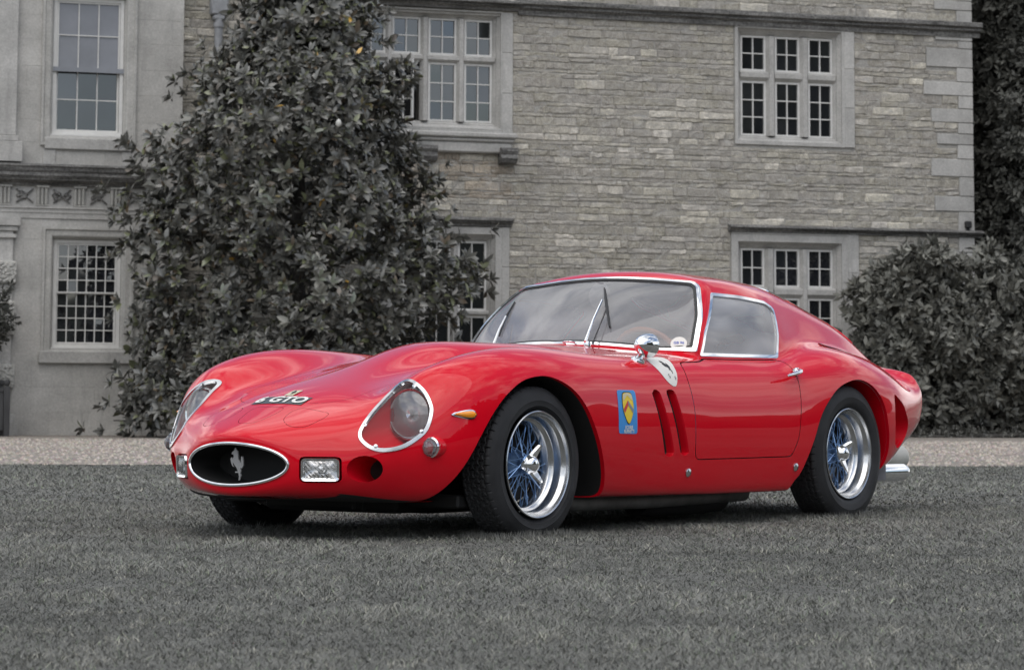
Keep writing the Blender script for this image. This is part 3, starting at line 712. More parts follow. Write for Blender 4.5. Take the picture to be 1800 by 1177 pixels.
tag(big_mesh('far_wood', np.concatenate(VV), np.concatenate(FF), mat('far_foliage', (.035, .04, .028), .9, noise=(.8, .5, 1.6, 8))), 'far dark wood across the park', 'wood', kind='stuff')

# ------------------------------------------------------------------ grass
m_gr = mat('grass_blade', (.152, .153, .141), .6, spec=.3, tint=True)
r = np.random.default_rng(41); fw = np.array([math.cos(YAW), math.sin(YAW)]); rt = np.array([math.sin(YAW), -math.cos(YAW)]); c0 = np.array([CAM.x, CAM.y])
VA, FA, TA, off = [], [], [], 0
for d0, d1, dens, hh, ww, bent in ((4.6, 6.6, 15000, (.004, .014), (.0008, .0017), True), (6.6, 9.5, 9000, (.005, .015), (.0010, .0021), True), (9.5, 13.5, 4200, (.007, .018), (.0017, .0034), False), (13.5, 24, 1500, (.009, .020), (.003, .006), False)):
    area = (d1-d0)*(.42*(d0+d1)/2+2.2); n = int(area*dens); d = np.sqrt(r.uniform(d0**2, d1**2, n)); l = r.uniform(-1, 1, n)*(.21*d+1.1)
    px = c0[0]+fw[0]*d+rt[0]*l; py = c0[1]+fw[1]*d+rt[1]*l
    ondrive = ((px-g0.x)*gn.x+(py-g0.y)*gn.y) < .02*r.normal(0, 1, n); px, py, d = px[~ondrive], py[~ondrive], d[~ondrive]; n = len(px)
    patch = wave(px, py, 3, 1.7); fine = wave(px, py, 8, 7.0)
    H = r.uniform(*hh, n)*np.clip(1+.5*fine+.25*patch, .3, 2.2); W = r.uniform(*ww, n); an = r.uniform(0, 6.28, n); lean = r.uniform(.3, 2.6, n); la = r.uniform(0, 6.28, n)
    sx, sy = np.cos(an)*W, np.sin(an)*W; lx, ly = np.cos(la)*lean*H, np.sin(la)*lean*H
    flat = r.random(n) < .18; H = np.where(flat, H*.35, H)
    if bent:
        v = np.stack([np.stack([px-sx, py-sy, np.full(n, GZ)], 1), np.stack([px+sx, py+sy, np.full(n, GZ)], 1), np.stack([px+lx*.35-sx*.7, py+ly*.35-sy*.7, GZ+H*.62], 1), np.stack([px+lx*.35+sx*.7, py+ly*.35+sy*.7, GZ+H*.62], 1), np.stack([px+lx, py+ly, GZ+H], 1)], 1); tri = np.array([[0, 1, 3], [0, 3, 2], [2, 3, 4]]); k = 5
    else:
        v = np.stack([np.stack([px-sx, py-sy, np.full(n, GZ)], 1), np.stack([px+sx, py+sy, np.full(n, GZ)], 1), np.stack([px+lx, py+ly, GZ+H], 1)], 1); tri = np.array([[0, 1, 2]]); k = 3
    big = wave(px, py, 17, .8); g = np.clip(r.uniform(.80, 1.22, n)*(1+.20*patch+.26*fine+.16*big+.14*wave(px, py, 61, 22.0)), .25, 2); tn = np.stack([g, g, g*.98], 1)
    tiny = wave(px, py, 27, 16.0); straw = r.random(n) < .05*(1+1.4*np.clip(fine, -.6, 2))+.34*(tiny > .62); tn[straw] = np.array([1.9, 1.85, 1.7])*r.uniform(.7, 1.25, (straw.sum(), 1))
    gr = r.random(n) < .06; tn[gr] *= np.array([.92, 1.08, .85])
    VA.append(v.reshape(-1, 3)); FA.append((np.arange(n)[:, None, None]*k+tri[None]).reshape(-1, 3)+off); TA.append(np.repeat(tn, k, 0)); off += n*k
# longer blades that the mower missed, against the tyres, and dead straw lying on the turf
n = 5200; wx = np.array([0, 2.4, 0])[r.integers(0, 3, n)]; wy = np.where(r.random(n) < .75, -.69, .69); px = wx+r.uniform(-.24, .24, n); py = wy+r.uniform(-.13, .13, n)
H = r.uniform(.015, .042, n)*np.clip(1.25-np.abs(px-wx)*2.2, .3, 1); an = r.uniform(0, 6.28, n); W = r.uniform(.0010, .0022, n); la = r.uniform(0, 6.28, n); l = H*r.uniform(.1, .7, n)
v = np.stack([np.stack([px-np.cos(an)*W, py-np.sin(an)*W, np.full(n, GZ)], 1), np.stack([px+np.cos(an)*W, py+np.sin(an)*W, np.full(n, GZ)], 1), np.stack([px+np.cos(la)*l, py+np.sin(la)*l, GZ+H], 1)], 1)
VA.append(v.reshape(-1, 3)); FA.append(np.arange(n*3).reshape(-1, 3)+off); TA.append(np.repeat(np.repeat(r.uniform(.8, 1.4, (n, 1)), 3, 1), 3, 0)); off += n*3
n = 9000; d = np.sqrt(r.uniform(4.7**2, 11**2, n)); l = r.uniform(-1, 1, n)*(.21*d+.9); px = c0[0]+fw[0]*d+rt[0]*l; py = c0[1]+fw[1]*d+rt[1]*l
k_ = wave(px, py, 51, 5.0)+.5*r.normal(0, 1, n) > .55; px, py = px[k_], py[k_]; n = len(px); an = r.uniform(0, 6.28, n); L_ = r.uniform(.012, .04, n); W = r.uniform(.0007, .0014, n); ex, ey = np.cos(an)*L_, np.sin(an)*L_; sx, sy = -np.sin(an)*W, np.cos(an)*W; z0 = GZ+r.uniform(.006, .014, n)
v = np.stack([np.stack([px-sx, py-sy, z0], 1), np.stack([px+sx, py+sy, z0], 1), np.stack([px+ex, py+ey, z0+r.uniform(-.004, .008, n)], 1)], 1)
VA.append(v.reshape(-1, 3)); FA.append(np.arange(n*3).reshape(-1, 3)+off); TA.append(np.repeat(np.array([[2.3, 2.2, 2.0]])*r.uniform(.6, 1.2, (n, 1)), 3, 0)); off += n*3
tag(big_mesh('grass', np.concatenate(VA), np.concatenate(FA), m_gr, np.concatenate(TA)), 'short dry grey grass of the lawn', 'grass', kind='stuff')

# ------------------------------------------------------------------ the car: x to the rear, y to its right, origin on the ground under the front axle
CAR = empty('sports_car', (0, 0, 0))
tag(CAR, 'glossy red 1960s racing coupe with wire wheels parked on the lawn', 'car')
m_red = mat('red_paint', (.62, .002, .013), .4, spec=.03, coat=1.0, coat_rough=.01, bump=(900, .012, 2, .002))
m_redin = mat('red_inner_paint', (.58, .003, .014), .5, spec=.1)
m_blk = mat('underbody_black', (.012, .012, .012), .7)
m_gap = mat('panel_gap', (.05, .002, .003), .6)
m_chr = mat('chrome', (.86, .87, .88), .07, metal=1, noise=(30, .93, 1.05))
m_alloy = mat('polished_alloy', (.62, .63, .64), .22, metal=1, noise=(14, .85, 1.08), bump=(160, .02))
m_spoke = mat('blue_spoke_steel', (.22, .36, .60), .3, metal=.75)
m_rub_ = mat('tyre_rubber', (.017, .0175, .019), .62, spec=.4, noise=[(9, .7, 1.5), (2.5, .8, 1.3)], bump=(220, .12))
m_seal = mat('rubber_seal', (.012, .012, .012), .5)
m_white_p = mat('white_print', (.72, .71, .66), .45)
m_black_p = mat('black_print', (.012, .012, .012), .5)
m_cloth = mat('seat_cloth', (.12, .15, .24), .85, noise=(60, .8, 1.2))
m_trim = mat('cabin_trim', (.20, .20, .21), .8, noise=(20, .8, 1.2))
m_ws = glass_mat('windscreen_glass', 1.75, (.98, .985, .99), 0, .25)
m_sg = glass_mat('side_glass', 1.5, (.98, .98, .985), .01, .42)
m_cv = glass_mat('lamp_cover', 1.2, (.95, .95, .95), 0, .03)
m_lens = glass_mat('lamp_lens', 2.2, (.97, .97, .97), .015, .13)

# 16 control points per half ring: (x,w,z)
# 0 bc 1 bm 2 be 3 sl 4 ms 5 us 6 co 7 ct 8 ci 9 vb 10 gs 11 gm 12 gu 13 cr 14 ri 15 tc
def body_lattice():
    S=[]
    def ell(xc,xs,a,b,zc,b2=None):
        r=[]
        ang=[-90,-72,-54,-36,-18,0,16,30,42,52,60,67,73,79,85,90]
        for t in ang:
            c=np.cos(np.radians(t)); s=np.sin(np.radians(t))
            w=a*c; bb=b if s<0 else (b2 or b)
            r.append((xc+(xs-xc)*c*c, w, zc+bb*s))
        S.append(r)
    ell(-.905,-.903,.05,.02,.318)
    ell(-.912,-.89,.17,.05,.318)
    ell(-.922,-.868,.262,.088,.318)
    ell(-.900,-.81,.355,.118,.318,.126)
    def st(x,pts):
        r=[]
        for p in pts:
            r.append((x,)+tuple(p) if len(p)==2 else tuple(p))
        assert len(r)==16,len(r)
        S.append(r)
    # perimeter of nose
    st(-.7,[(-.82,0,.195),(-.79,.22,.20),(-.745,.375,.215),(-.72,.462,.255),(-.70,.522,.32),(-.688,.537,.385),(-.672,.525,.438),(-.67,.49,.462),(-.685,.455,.468),(-.705,.39,.476),(-.722,.33,.484),(-.735,.27,.491),(-.745,.21,.497),(-.752,.14,.502),(-.757,.07,.505),(-.758,0,.506)])
    st(-.56,[(-.66,0,.18),(-.64,.3,.18),(-.60,.49,.19),(-.57,.595,.25),(-.56,.645,.34),(-.55,.649,.44),(-.53,.62,.54),(-.515,.55,.602),(-.525,.50,.60),(-.56,.41,.568),(-.575,.345,.556),(-.59,.28,.553),(-.605,.215,.555),(-.615,.145,.559),(-.62,.07,.562),(-.622,0,.562)])
    st(-.42,[(-.48,0,.175),(-.47,.32,.175),(-.44,.59,.18),(.69,.235),(.74,.345),(.742,.475),(.705,.603),(.585,.68),(.475,.66),(-.43,.38,.61),(-.44,.32,.602),(-.445,.265,.602),(-.45,.205,.605),(-.455,.14,.61),(-.457,.07,.613),(-.458,0,.614)])
    st(-.22,[(0,.175),(.32,.175),(.63,.18),(.745,.23),(.79,.36),(.79,.51),(.748,.66),(.595,.741),(.455,.70),(.35,.655),(.295,.649),(.245,.65),(.19,.656),(.13,.667),(.065,.674),(0,.676)])
    st(0,[(0,.175),(.32,.175),(.64,.18),(.755,.225),(.80,.37),(.80,.52),(.758,.685),(.595,.769),(.455,.726),(.355,.69),(.305,.689),(.26,.688),(.205,.696),(.14,.718),(.07,.736),(0,.740)])
    st(.22,[(0,.175),(.32,.175),(.64,.18),(.755,.22),(.80,.38),(.80,.53),(.758,.687),(.60,.771),(.465,.737),(.365,.715),(.315,.72),(.27,.722),(.215,.737),(.145,.772),(.07,.791),(0,.794)])
    st(.45,[(0,.175),(.32,.175),(.64,.175),(.74,.21),(.785,.37),(.785,.53),(.745,.685),(.61,.758),(.485,.744),(.385,.736),(.33,.742),(.28,.746),(.225,.760),(.15,.788),(.07,.800),(0,.802)])
    st(.70,[(0,.175),(.32,.175),(.64,.175),(.735,.20),(.775,.37),(.775,.53),(.735,.675),(.63,.742),(.525,.747),(.43,.755),(.37,.762),(.315,.771),(.25,.783),(.17,.795),(.08,.80),(0,.801)])
    st(.93,[(0,.175),(.32,.175),(.64,.175),(.735,.195),(.77,.37),(.77,.53),(.737,.665),(.66,.731),(.57,.747),(.48,.759),(.42,.767),(.355,.775),(.28,.786),(.19,.796),(.09,.80),(0,.801)])
    st(1.15,[(0,.175),(.32,.175),(.64,.175),(.735,.19),(.77,.37),(.768,.53),(.738,.658),(.69,.714),(1.19,.65,.738),(1.245,.615,.752),(1.24,.575,.759),(1.225,.51,.768),(1.19,.40,.78),(1.15,.27,.79),(1.125,.13,.797),(1.115,0,.799)])
    st(1.28,[(0,.175),(.32,.175),(.64,.175),(.735,.185),(.771,.37),(.769,.53),(.739,.655),(.70,.708),(1.30,.66,.737),(1.325,.635,.747),(1.325,.628,.765),(1.305,.595,.79),(1.25,.455,.80),(1.20,.31,.813),(1.165,.15,.821),(1.155,0,.823)])
    st(1.40,[(0,.175),(.32,.175),(.64,.175),(.735,.185),(.772,.37),(.77,.53),(.74,.655),(.703,.706),(.668,.735),(1.41,.645,.745),(1.41,.622,.835),(1.415,.583,.92),(1.38,.46,.938),(1.34,.30,.945),(1.315,.15,.953),(1.305,0,.955)])
    st(1.53,[(0,.175),(.32,.175),(.64,.175),(.735,.183),(.773,.37),(.771,.53),(.741,.655),(.706,.705),(.671,.735),(.647,.744),(.612,.88),(1.548,.515,1.05),(1.555,.41,1.082),(1.545,.28,1.098),(1.535,.14,1.108),(1.53,0,1.111)])
    st(1.66,[(0,.175),(.32,.175),(.64,.175),(.736,.183),(.774,.37),(.772,.53),(.743,.655),(.709,.705),(.673,.735),(.649,.744),(.605,.90),(.512,1.06),(.42,1.102),(.30,1.126),(.15,1.14),(0,1.144)])
    st(1.85,[(0,.175),(.32,.175),(.645,.175),(.738,.183),(.776,.37),(.774,.53),(.747,.655),(.714,.705),(.676,.735),(.648,.746),(.602,.90),(.515,1.055),(.42,1.103),(.30,1.128),(.15,1.143),(0,1.147)])
    st(2.04,[(0,.175),(.32,.175),(.65,.177),(.74,.187),(.78,.37),(.781,.535),(.757,.665),(.718,.72),(.67,.755),(.632,.782),(.588,.90),(.51,1.035),(.42,1.09),(.30,1.12),(.15,1.136),(0,1.14)])
    st(2.22,[(0,.175),(.32,.175),(.655,.18),(.745,.195),(.788,.38),(.793,.545),(.772,.685),(.71,.757),(.643,.793),(.59,.824),(.55,.90),(.496,1.005),(.42,1.072),(.30,1.107),(.15,1.123),(0,1.127)])
    st(2.42,[(0,.18),(.32,.18),(.655,.19),(.747,.21),(.795,.385),(.80,.55),(.782,.69),(.705,.778),(.62,.808),(.56,.828),(.525,.875),(.48,.962),(.415,1.032),(.30,1.07),(.15,1.088),(0,1.092)])
    st(2.64,[(0,.195),(.32,.195),(.65,.21),(.742,.24),(.79,.395),(.797,.55),(.775,.675),(.69,.763),(.61,.793),(.55,.808),(.515,.835),(.475,.90),(.415,.975),(.30,1.014),(.15,1.032),(0,1.036)])
    st(2.86,[(0,.24),(.32,.24),(.62,.255),(.722,.285),(.768,.41),(.775,.54),(.748,.65),(.66,.732),(.585,.762),(.53,.778),(.495,.795),(.46,.855),(.405,.922),(.30,.95),(.15,.967),(0,.971)])
    st(3.05,[(0,.30),(.30,.30),(.56,.315),(.668,.345),(.717,.43),(.728,.53),(.708,.615),(.63,.683),(.563,.712),(.513,.729),(.478,.744),(.443,.802),(.395,.858),(.30,.887),(.15,.89),(0,.894)])
    st(3.21,[(0,.355),(.30,.355),(.54,.365),(.63,.39),(.668,.445),(.678,.52),(.675,.588),(.617,.642),(.558,.663),(.51,.68),(.473,.693),(.434,.742),(.387,.787),(.29,.808),(.15,.807),(0,.81)])
    st(3.33,[(0,.40),(.30,.40),(.51,.405),(.59,.425),(.622,.468),(.635,.53),(3.335,.635,.60),(3.34,.602,.66),(3.345,.56,.695),(3.345,.51,.711),(3.345,.466,.721),(3.345,.425,.729),(3.345,.37,.737),(3.345,.28,.748),(3.345,.14,.756),(3.345,0,.758)])
    st(3.345,[(0,.407),(.295,.407),(.50,.412),(.578,.432),(.61,.472),(.622,.53),(3.34,.623,.596),(3.345,.59,.652),(3.36,.553,.686),(3.36,.505,.701),(3.36,.462,.711),(3.36,.42,.719),(3.36,.366,.727),(3.36,.277,.738),(3.36,.139,.746),(3.36,0,.748)])
    last=np.array(S[-1]); c=np.array([0,0,.56])
    for f,x in ((.86,3.335),(.45,3.325),(.1,3.32)):
        q=c+(last-c)*f; q[:,0]=x; S.append([tuple(a) for a in q])
    return np.array(S,float)
def bs(t):
    return np.stack([(1-t)**3,3*t**3-6*t**2+4,-3*t**3+3*t**2+3*t+1,t**3],-1)/6
def dbs(t):
    return np.stack([-(1-t)**2,3*t**2-4*t,-3*t**2+2*t+1,t**2],-1)/2
def pad(L):
    # mirror in v at both ends (w -> -w), clamp in u (reflect)
    m=np.array([1,-1,1.])
    A=np.concatenate([L[:,1:2]*m,L,L[:,-2:-1]*m],1)
    A=np.concatenate([2*A[:1]-A[1:2],A,2*A[-1:]-A[-2:-1]],0)
    return A
def ev(L,us,vs):
    A=pad(L); nu,nv=L.shape[:2]
    iu=np.clip(us.astype(int),0,nu-2); tu=us-iu
    iv=np.clip(vs.astype(int),0,nv-2); tv=vs-iv
    Bu,Bv=bs(tu),bs(tv); Du,Dv=dbs(tu),dbs(tv)
    Mu=np.zeros((len(us),nu+2));MDu=Mu.copy();Mv=np.zeros((len(vs),nv+2));MDv=Mv.copy()
    for k in range(4):
        Mu[np.arange(len(us)),iu+k]+=Bu[:,k];MDu[np.arange(len(us)),iu+k]+=Du[:,k]
        Mv[np.arange(len(vs)),iv+k]+=Bv[:,k];MDv[np.arange(len(vs)),iv+k]+=Dv[:,k]
    P=np.einsum('ui,ijk,vj->uvk',Mu,A,Mv)
    Pu=np.einsum('ui,ijk,vj->uvk',MDu,A,Mv);Pv=np.einsum('ui,ijk,vj->uvk',Mu,A,MDv)
    N=np.cross(Pu,Pv)
    ln=np.linalg.norm(N,axis=-1,keepdims=True); N=N/np.maximum(ln,1e-12)
    return P,N
def fit(T,it=2,g=.85):
    L=T.copy(); us=np.arange(T.shape[0]).astype(float); vs=np.arange(T.shape[1]).astype(float)
    for _ in range(it):
        P,_n=ev(L,us,vs); L=L+(T-P)*g
        L[:,0,1]=0;L[:,-1,1]=0
    return L


LAT = fit(body_lattice()); NU = LAT.shape[0]
us = np.linspace(0, NU-1, (NU-1)*12+1); vs = np.linspace(0, 15, 15*10+1)
Pg, Ng = ev(LAT, us, vs)
Ng = Ng*np.sign(((Pg-np.array([1.2, 0, .5]))*Ng).sum(-1).mean())
nu_, nv_ = Pg.shape[:2]; ii = np.arange(nu_*nv_).reshape(nu_, nv_)
SV = Pg.reshape(-1, 3).copy(); SN = Ng.reshape(-1, 3).copy(); SVP = np.tile(vs, nu_)
FACES = np.stack([ii[:-1, :-1], ii[1:, :-1], ii[1:, 1:], ii[:-1, 1:]], -1).reshape(-1, 4).tolist()
_k = max(1, 0)
BV = BVHTree.FromPolygons([tuple(p) for p in SV], [tuple(f) for f in FACES])
def crom(pts, n=8, closed=True):
    p = np.asarray(pts, float); m = len(p); out = []
    for i in range(m if closed else m-1):
        a, b, c, d = (p[(i-1) % m], p[i], p[(i+1) % m], p[(i+2) % m]) if closed else (p[max(i-1, 0)], p[i], p[i+1], p[min(i+2, m-1)])
        for t in np.arange(n)/n: out.append(.5*((2*b)+(c-a)*t+(2*a-5*b+4*c-d)*t*t+(3*b-a-3*c+d)*t**3))
    if not closed: out.append(p[-1])
    return np.array(out)
def rounded(pts, r, n=5):
    p = np.asarray(pts, float); m = len(p); out = []
    for i in range(m):
        a, b, c = p[i-1], p[i], p[(i+1) % m]; u, v = (a-b), (c-b); lu, lv = np.linalg.norm(u), np.linalg.norm(v); d = min(r, lu*.45, lv*.45); s, e = b+u/lu*d, b+v/lv*d
        for t in np.linspace(0, 1, n): out.append(s*(1-t)**2+2*b*t*(1-t)+e*t*t)
    return np.array(out)
def sdpoly(poly):
    A = np.asarray(poly, float); B = np.roll(A, -1, 0)
    def f(q):
        res = []
        for ch in np.array_split(q, max(1, len(q)//6000)):
            if len(ch) == 0: continue
            d = ch[:, None]-A[None]; e = (B-A)[None]; t = np.clip((d*e).sum(-1)/np.maximum((e*e).sum(-1), 1e-12), 0, 1)
            dist = np.sqrt((((d-e*t[..., None]))**2).sum(-1).min(1))
            x, y = ch[:, 0:1], ch[:, 1:2]; c1 = (A[None, :, 1] <= y) != (B[None, :, 1] <= y)
            xi = A[None, :, 0]+(y-A[None, :, 1])*(B-A)[None, :, 0]/np.where(np.abs((B-A)[None, :, 1]) < 1e-12, 1e-12, (B-A)[None, :, 1])
            ins = (c1 & (x < xi)).sum(1) % 2 == 1
            res.append(np.where(ins, -dist, dist))
        return np.concatenate(res) if res else np.zeros(0)
    return f
def cut(faces, f, mask, shift=0.):
    """split the faces along f = shift; returns (outside, inside) and adds the new points to SV, SN"""
    global SV, SN, SVP
    idx = np.where(mask(SV))[0]; vals = np.full(len(SV), 1.)
    vals[idx] = f(SV[idx])-shift; vals = vals.tolist()
    inside, outside, mixed = [], [], []
    for fc in faces:
        s = [vals[i] for i in fc]; mn, mxv = min(s), max(s)
        if mn >= 0: outside.append(fc)
        elif mxv <= 0: inside.append(fc)
        else: mixed.append(fc)
    nv, nn, nvp = SV.copy(), SN.copy(), SVP
    for fc in mixed:     # snap points that lie close to the line
        for a, b in zip(fc, fc[1:]+fc[:1]):
            va, vb = vals[a], vals[b]
            if va*vb < 0:
                t = va/(va-vb)
                if t < .14: nv[a] = SV[a]+(SV[b]-SV[a])*t; vals[a] = 0.
                elif t > .86: nv[b] = SV[b]+(SV[a]-SV[b])*(1-t); vals[b] = 0.
    new = {}; addv, addn, addp = [], [], []; base = len(SV); SV = nv
    for fc in mixed:
        ip, op = [], []
        for a, b in zip(fc, fc[1:]+fc[:1]):
            va, vb = vals[a], vals[b]
            if va <= 0: ip.append(a)
            if va >= 0: op.append(a)
            if va*vb < 0:
                k = (a, b) if a < b else (b, a)
                if k not in new:
                    t = va/(va-vb); new[k] = base+len(addv); addv.append(SV[a]+(SV[b]-SV[a])*t); q = SN[a]+(SN[b]-SN[a])*t; addn.append(q/np.linalg.norm(q)); addp.append(SVP[a]+(SVP[b]-SVP[a])*t)
                ip.append(new[k]); op.append(new[k])
        if len(ip) > 2 and any(vals[i] < 0 for i in ip if i < base): inside.append(ip)
        if len(op) > 2 and any(vals[i] > 0 for i in op if i < base): outside.append(op)
    if addv: SV = np.concatenate([SV, addv]); SN = np.concatenate([SN, addn]); SVP = np.concatenate([SVP, addp])
    return outside, inside
def edges_between(A, Bf):
    ea = {}
    for fc in A:
        for a, b in zip(fc, fc[1:]+fc[:1]): ea[(a, b)] = 1
    return [(b, a) for fc in Bf for a, b in zip(fc, fc[1:]+fc[:1]) if (b, a) in ea]
def rim(faces):
    ea = set()
    for fc in faces:
        for a, b in zip(fc, fc[1:]+fc[:1]): ea.add((a, b))
    return [(a, b) for a, b in ea if (b, a) not in ea]
def loop_of(edges):
    nxt = {}
    for a, b in edges: nxt.setdefault(a, b)
    best = []
    seen = set()
    for s in nxt:
        if s in seen: continue
        l = [s]; seen.add(s); k = nxt[s]
        while k in nxt and k not in seen: l.append(k); seen.add(k); k = nxt[k]
        if k not in seen: l.append(k)
        if len(l) > len(best): best = l
    return best
def P2(p, side): return (p[0], p[1]*side, p[2])
def put(mb, pts, nrm, side, mi=0):
    """add a polygon given in half-car coordinates on the wanted side (-1 left, 1 right), wound to face along nrm"""
    q = [np.array(P2(p, side)) for p in pts]; nn = [np.array(P2(n, side)) for n in nrm]
    fnv = np.zeros(3)
    for a, b in zip(q, q[1:]+q[:1]): fnv += np.cross(a, b)
    if fnv.dot(sum(nn)) < 0: q = q[::-1]; nn = nn[::-1]
    mb.poly(q, nn, mi)
def put_faces(mb, faces, sides=(-1, 1), off=0., mi=0):
    for s in sides:
        for fc in faces: put(mb, [SV[i]+SN[i]*off for i in fc], [SN[i] for i in fc], s, mi)
def slab(mb, faces, side, t0, t1, mi=0):
    """raised strip: the faces lifted by t1 with walls down to t0"""
    put_faces(mb, faces, (side,), t1, mi)
    for a, b in rim(faces):
        A, B_ = SV[a], SV[b]; c = np.cross(B_-A, SN[a]); c /= max(np.linalg.norm(c), 1e-9)
        put(mb, [A+SN[a]*t1, B_+SN[b]*t1, B_+SN[b]*t0, A+SN[a]*t0], [c]*4, side, mi) if True else None
def tunnel(mb, edges, side, steps, mis, cap=None):
    """extrude the edge of an opening inwards; steps: functions index -> point"""
    for a, b in edges:
        pa, pb = SV[a], SV[b]
        for st, mi in zip(steps, mis):
            qa, qb = st(a), st(b); n = np.cross(pb-pa, qa-pa)
            put(mb, [pa, pb, qb, qa], [n]*4, side, mi); pa, pb = qa, qb
    if cap is not None:
        l = loop_of(edges); q = [steps[-1](i) for i in l]; c = sum(q)/len(q)
        for a, b in zip(q, q[1:]+q[:1]): put(mb, [a, b, c], [np.cross(b-a, c-a)]*3, side, cap)
class Fr:
    """local plane on the half car"""
    def __init__(s, o, n, up=(0, 0, 1)):
        s.o = np.array(o, float); s.n = np.array(n, float); s.n /= np.linalg.norm(s.n); up = np.array(up, float)
        s.u = np.cross(up, s.n); s.u /= np.linalg.norm(s.u); s.v = np.cross(s.n, s.u)
    def q(s, p): d = np.asarray(p, float)-s.o; return np.stack([d@s.u, d@s.v], -1)
    def mask(s, rad): return lambda p: (np.linalg.norm(p-s.o, axis=1) < rad)
    def at(s, a, b, h=0): return s.o+s.u*a+s.v*b+s.n*h
XZ = lambda p: p[:, [0, 2]]
HOLE = {}
# --- mouth
mouth_f = lambda p: (np.sqrt((p[:, 1]/.249)**2+((p[:, 2]-.318)/.078)**2)-1)*.1
body, _in = cut(FACES, mouth_f, lambda p: p[:, 0] < -.6); HOLE['mouth'] = edges_between(body, _in)
# --- wheel arches
fa = [(-.56, .05), (-.50, .17), (-.452, .26), (-.404, .364), (-.362, .441), (-.304, .518), (-.23, .582), (-.124, .635), (0, .655), (.094, .643), (.185, .604), (.261, .542), (.327, .455), (.384, .367), (.433, .278), (.462, .202), (.475, .12), (.48, .05)]
ra = [(1.87, .05), (1.90, .15), (1.927, .207), (1.974, .251), (2.046, .377), (2.102, .49), (2.18, .569), (2.275, .629), (2.411, .661), (2.52, .651), (2.613, .607), (2.681, .536), (2.727, .438), (2.757, .356), (2.765, .30), (2.755, .24), (2.74, .15), (2.73, .05)]
for nm, pl in (('farch', fa), ('rarch', ra)):
    pl = np.vstack([crom(pl, 6, False), [(pl[-1][0], -.1), (pl[0][0], -.1)]])
    body, _in = cut(body, lambda p, g=sdpoly(pl): g(XZ(p)), lambda p: p[:, 1] > .46); HOLE[nm] = edges_between(body, _in)
# --- headlamp openings
hl = np.array([(-.48, .503, .636), (-.502, .595, .60), (-.513, .64, .549), (-.522, .653, .511), (-.549, .651, .45), (-.587, .627, .409), (-.631, .593, .379), (-.675, .55, .368), (-.706, .51, .376), (-.72, .472, .403), (-.715, .453, .431), (-.693, .449, .463), (-.621, .448, .525), (-.539, .454, .584), (-.49, .462, .625)])
FH = Fr(hl.mean(0), (-.68, .42, .5)); hl2 = crom(FH.q(hl), 6); hf = lambda p: sdpoly(hl2)(FH.q(p))
body, hlin = cut(body, hf, FH.mask(.3)); HOLE['hl'] = edges_between(body, hlin)
hl_ring, hl_cov = cut(hlin, hf, FH.mask(.3), -.0125)
# --- driving lamps, brake ducts
FD = Fr((-.811, .352, .302), (-.84, .53, -.05)); df_ = sdpoly(rounded([(-.080, -.048), (.080, -.048), (.080, .048), (-.080, .048)], .02))
body, _in = cut(body, lambda p: df_(FD.q(p)), FD.mask(.16)); HOLE['dl'] = edges_between(body, _in)
FB = Fr((-.716, .487, .305), (-.77, .62, -.13)); bf_ = lambda p: (np.sqrt((FB.q(p)[:, 0]/.067)**2+(FB.q(p)[:, 1]/.050)**2)-1)*.055
body, _in = cut(body, bf_, FB.mask(.14)); HOLE['duct'] = edges_between(body, _in)
# --- side vents, rear vents
sidem = lambda p: p[:, 1] > .6
for nm, pl in (('vent1', [(.772, .607), (.836, .607), (.943, .333), (.868, .333)]), ('vent2', [(.882, .608), (.952, .608), (1.054, .336), (.987, .336)])):
    body, _in = cut(body, lambda p, g=sdpoly(rounded(pl, .022)): g(XZ(p)), sidem); HOLE[nm] = edges_between(body, _in)
rv = crom([(2.80, .59), (2.853, .578), (2.915, .55), (2.964, .509), (3.02, .452), (3.01, .39), (2.95, .352), (2.88, .345), (2.83, .375), (2.80, .475)], 5)
body, rvin = cut(body, lambda p: sdpoly(rv)(XZ(p)), lambda p: (p[:, 1] > .5) & (p[:, 0] > 2.6)); HOLE['rvent'] = edges_between(body, rvin)
# --- windscreen, side windows, rear window
wq = lambda p: np.stack([p[:, 1], (p[:, 0]+p[:, 2])*.7071], 1)
wsp = np.array([(1.545, 0, 1.103), (1.547, .187, 1.101), (1.56, .352, 1.091), (1.568, .44, 1.082), (1.566, .478, 1.068), (1.548, .508, 1.04), (1.45, .578, .94), (1.392, .604, .878), (1.33, .625, .79), (1.318, .617, .768), (1.29, .575, .77), (1.235, .479, .78), (1.165, .25, .80), (1.135, 0, .805)])
w2 = wq(wsp); w2 = np.vstack([crom(w2, 5, False), (w2[::-1]*np.array([-1, 1]))[1:-1]]); wf = lambda p: sdpoly(w2)(wq(p)); wm = lambda p: (p[:, 2] > .7) & (p[:, 0] < 1.75) & (p[:, 0] > .9)
body, wsin = cut(body, wf, wm); HOLE['ws'] = edges_between(body, wsin)
ws_chrome, wsin2 = cut(wsin, wf, wm, -.016); ws_seal, ws_glass = cut(wsin2, wf, wm, -.028)
swp = rounded([(1.335, .752), (1.40, .86), (1.585, 1.036), (1.80, 1.031), (2.04, 1.014), (2.115, .985), (2.085, .93), (2.045, .86), (1.962, .752)], .014, 4); sf = lambda p: sdpoly(swp)(XZ(p)); sm_ = lambda p: (p[:, 1] > .3) & (p[:, 2] > .7)
body, swin = cut(body, sf, sm_)
sw_chrome, sw_glass = cut(swin, sf, sm_, -.014)
rwp = rounded([(2.31, 0), (2.31, .40), (2.42, .425), (2.9, .41), (3.12, .385), (3.15, .30), (3.15, 0), (3.15, -.3), (2.31, -.4)], .03, 4); rf = lambda p: sdpoly(rwp)(p[:, [0, 1]]); rm = lambda p: (p[:, 2] > .76) & (p[:, 0] > 2.1)
body, rwin = cut(body, rf, rm); rw_chrome, rw_glass = cut(rwin, rf, rm, -.016)
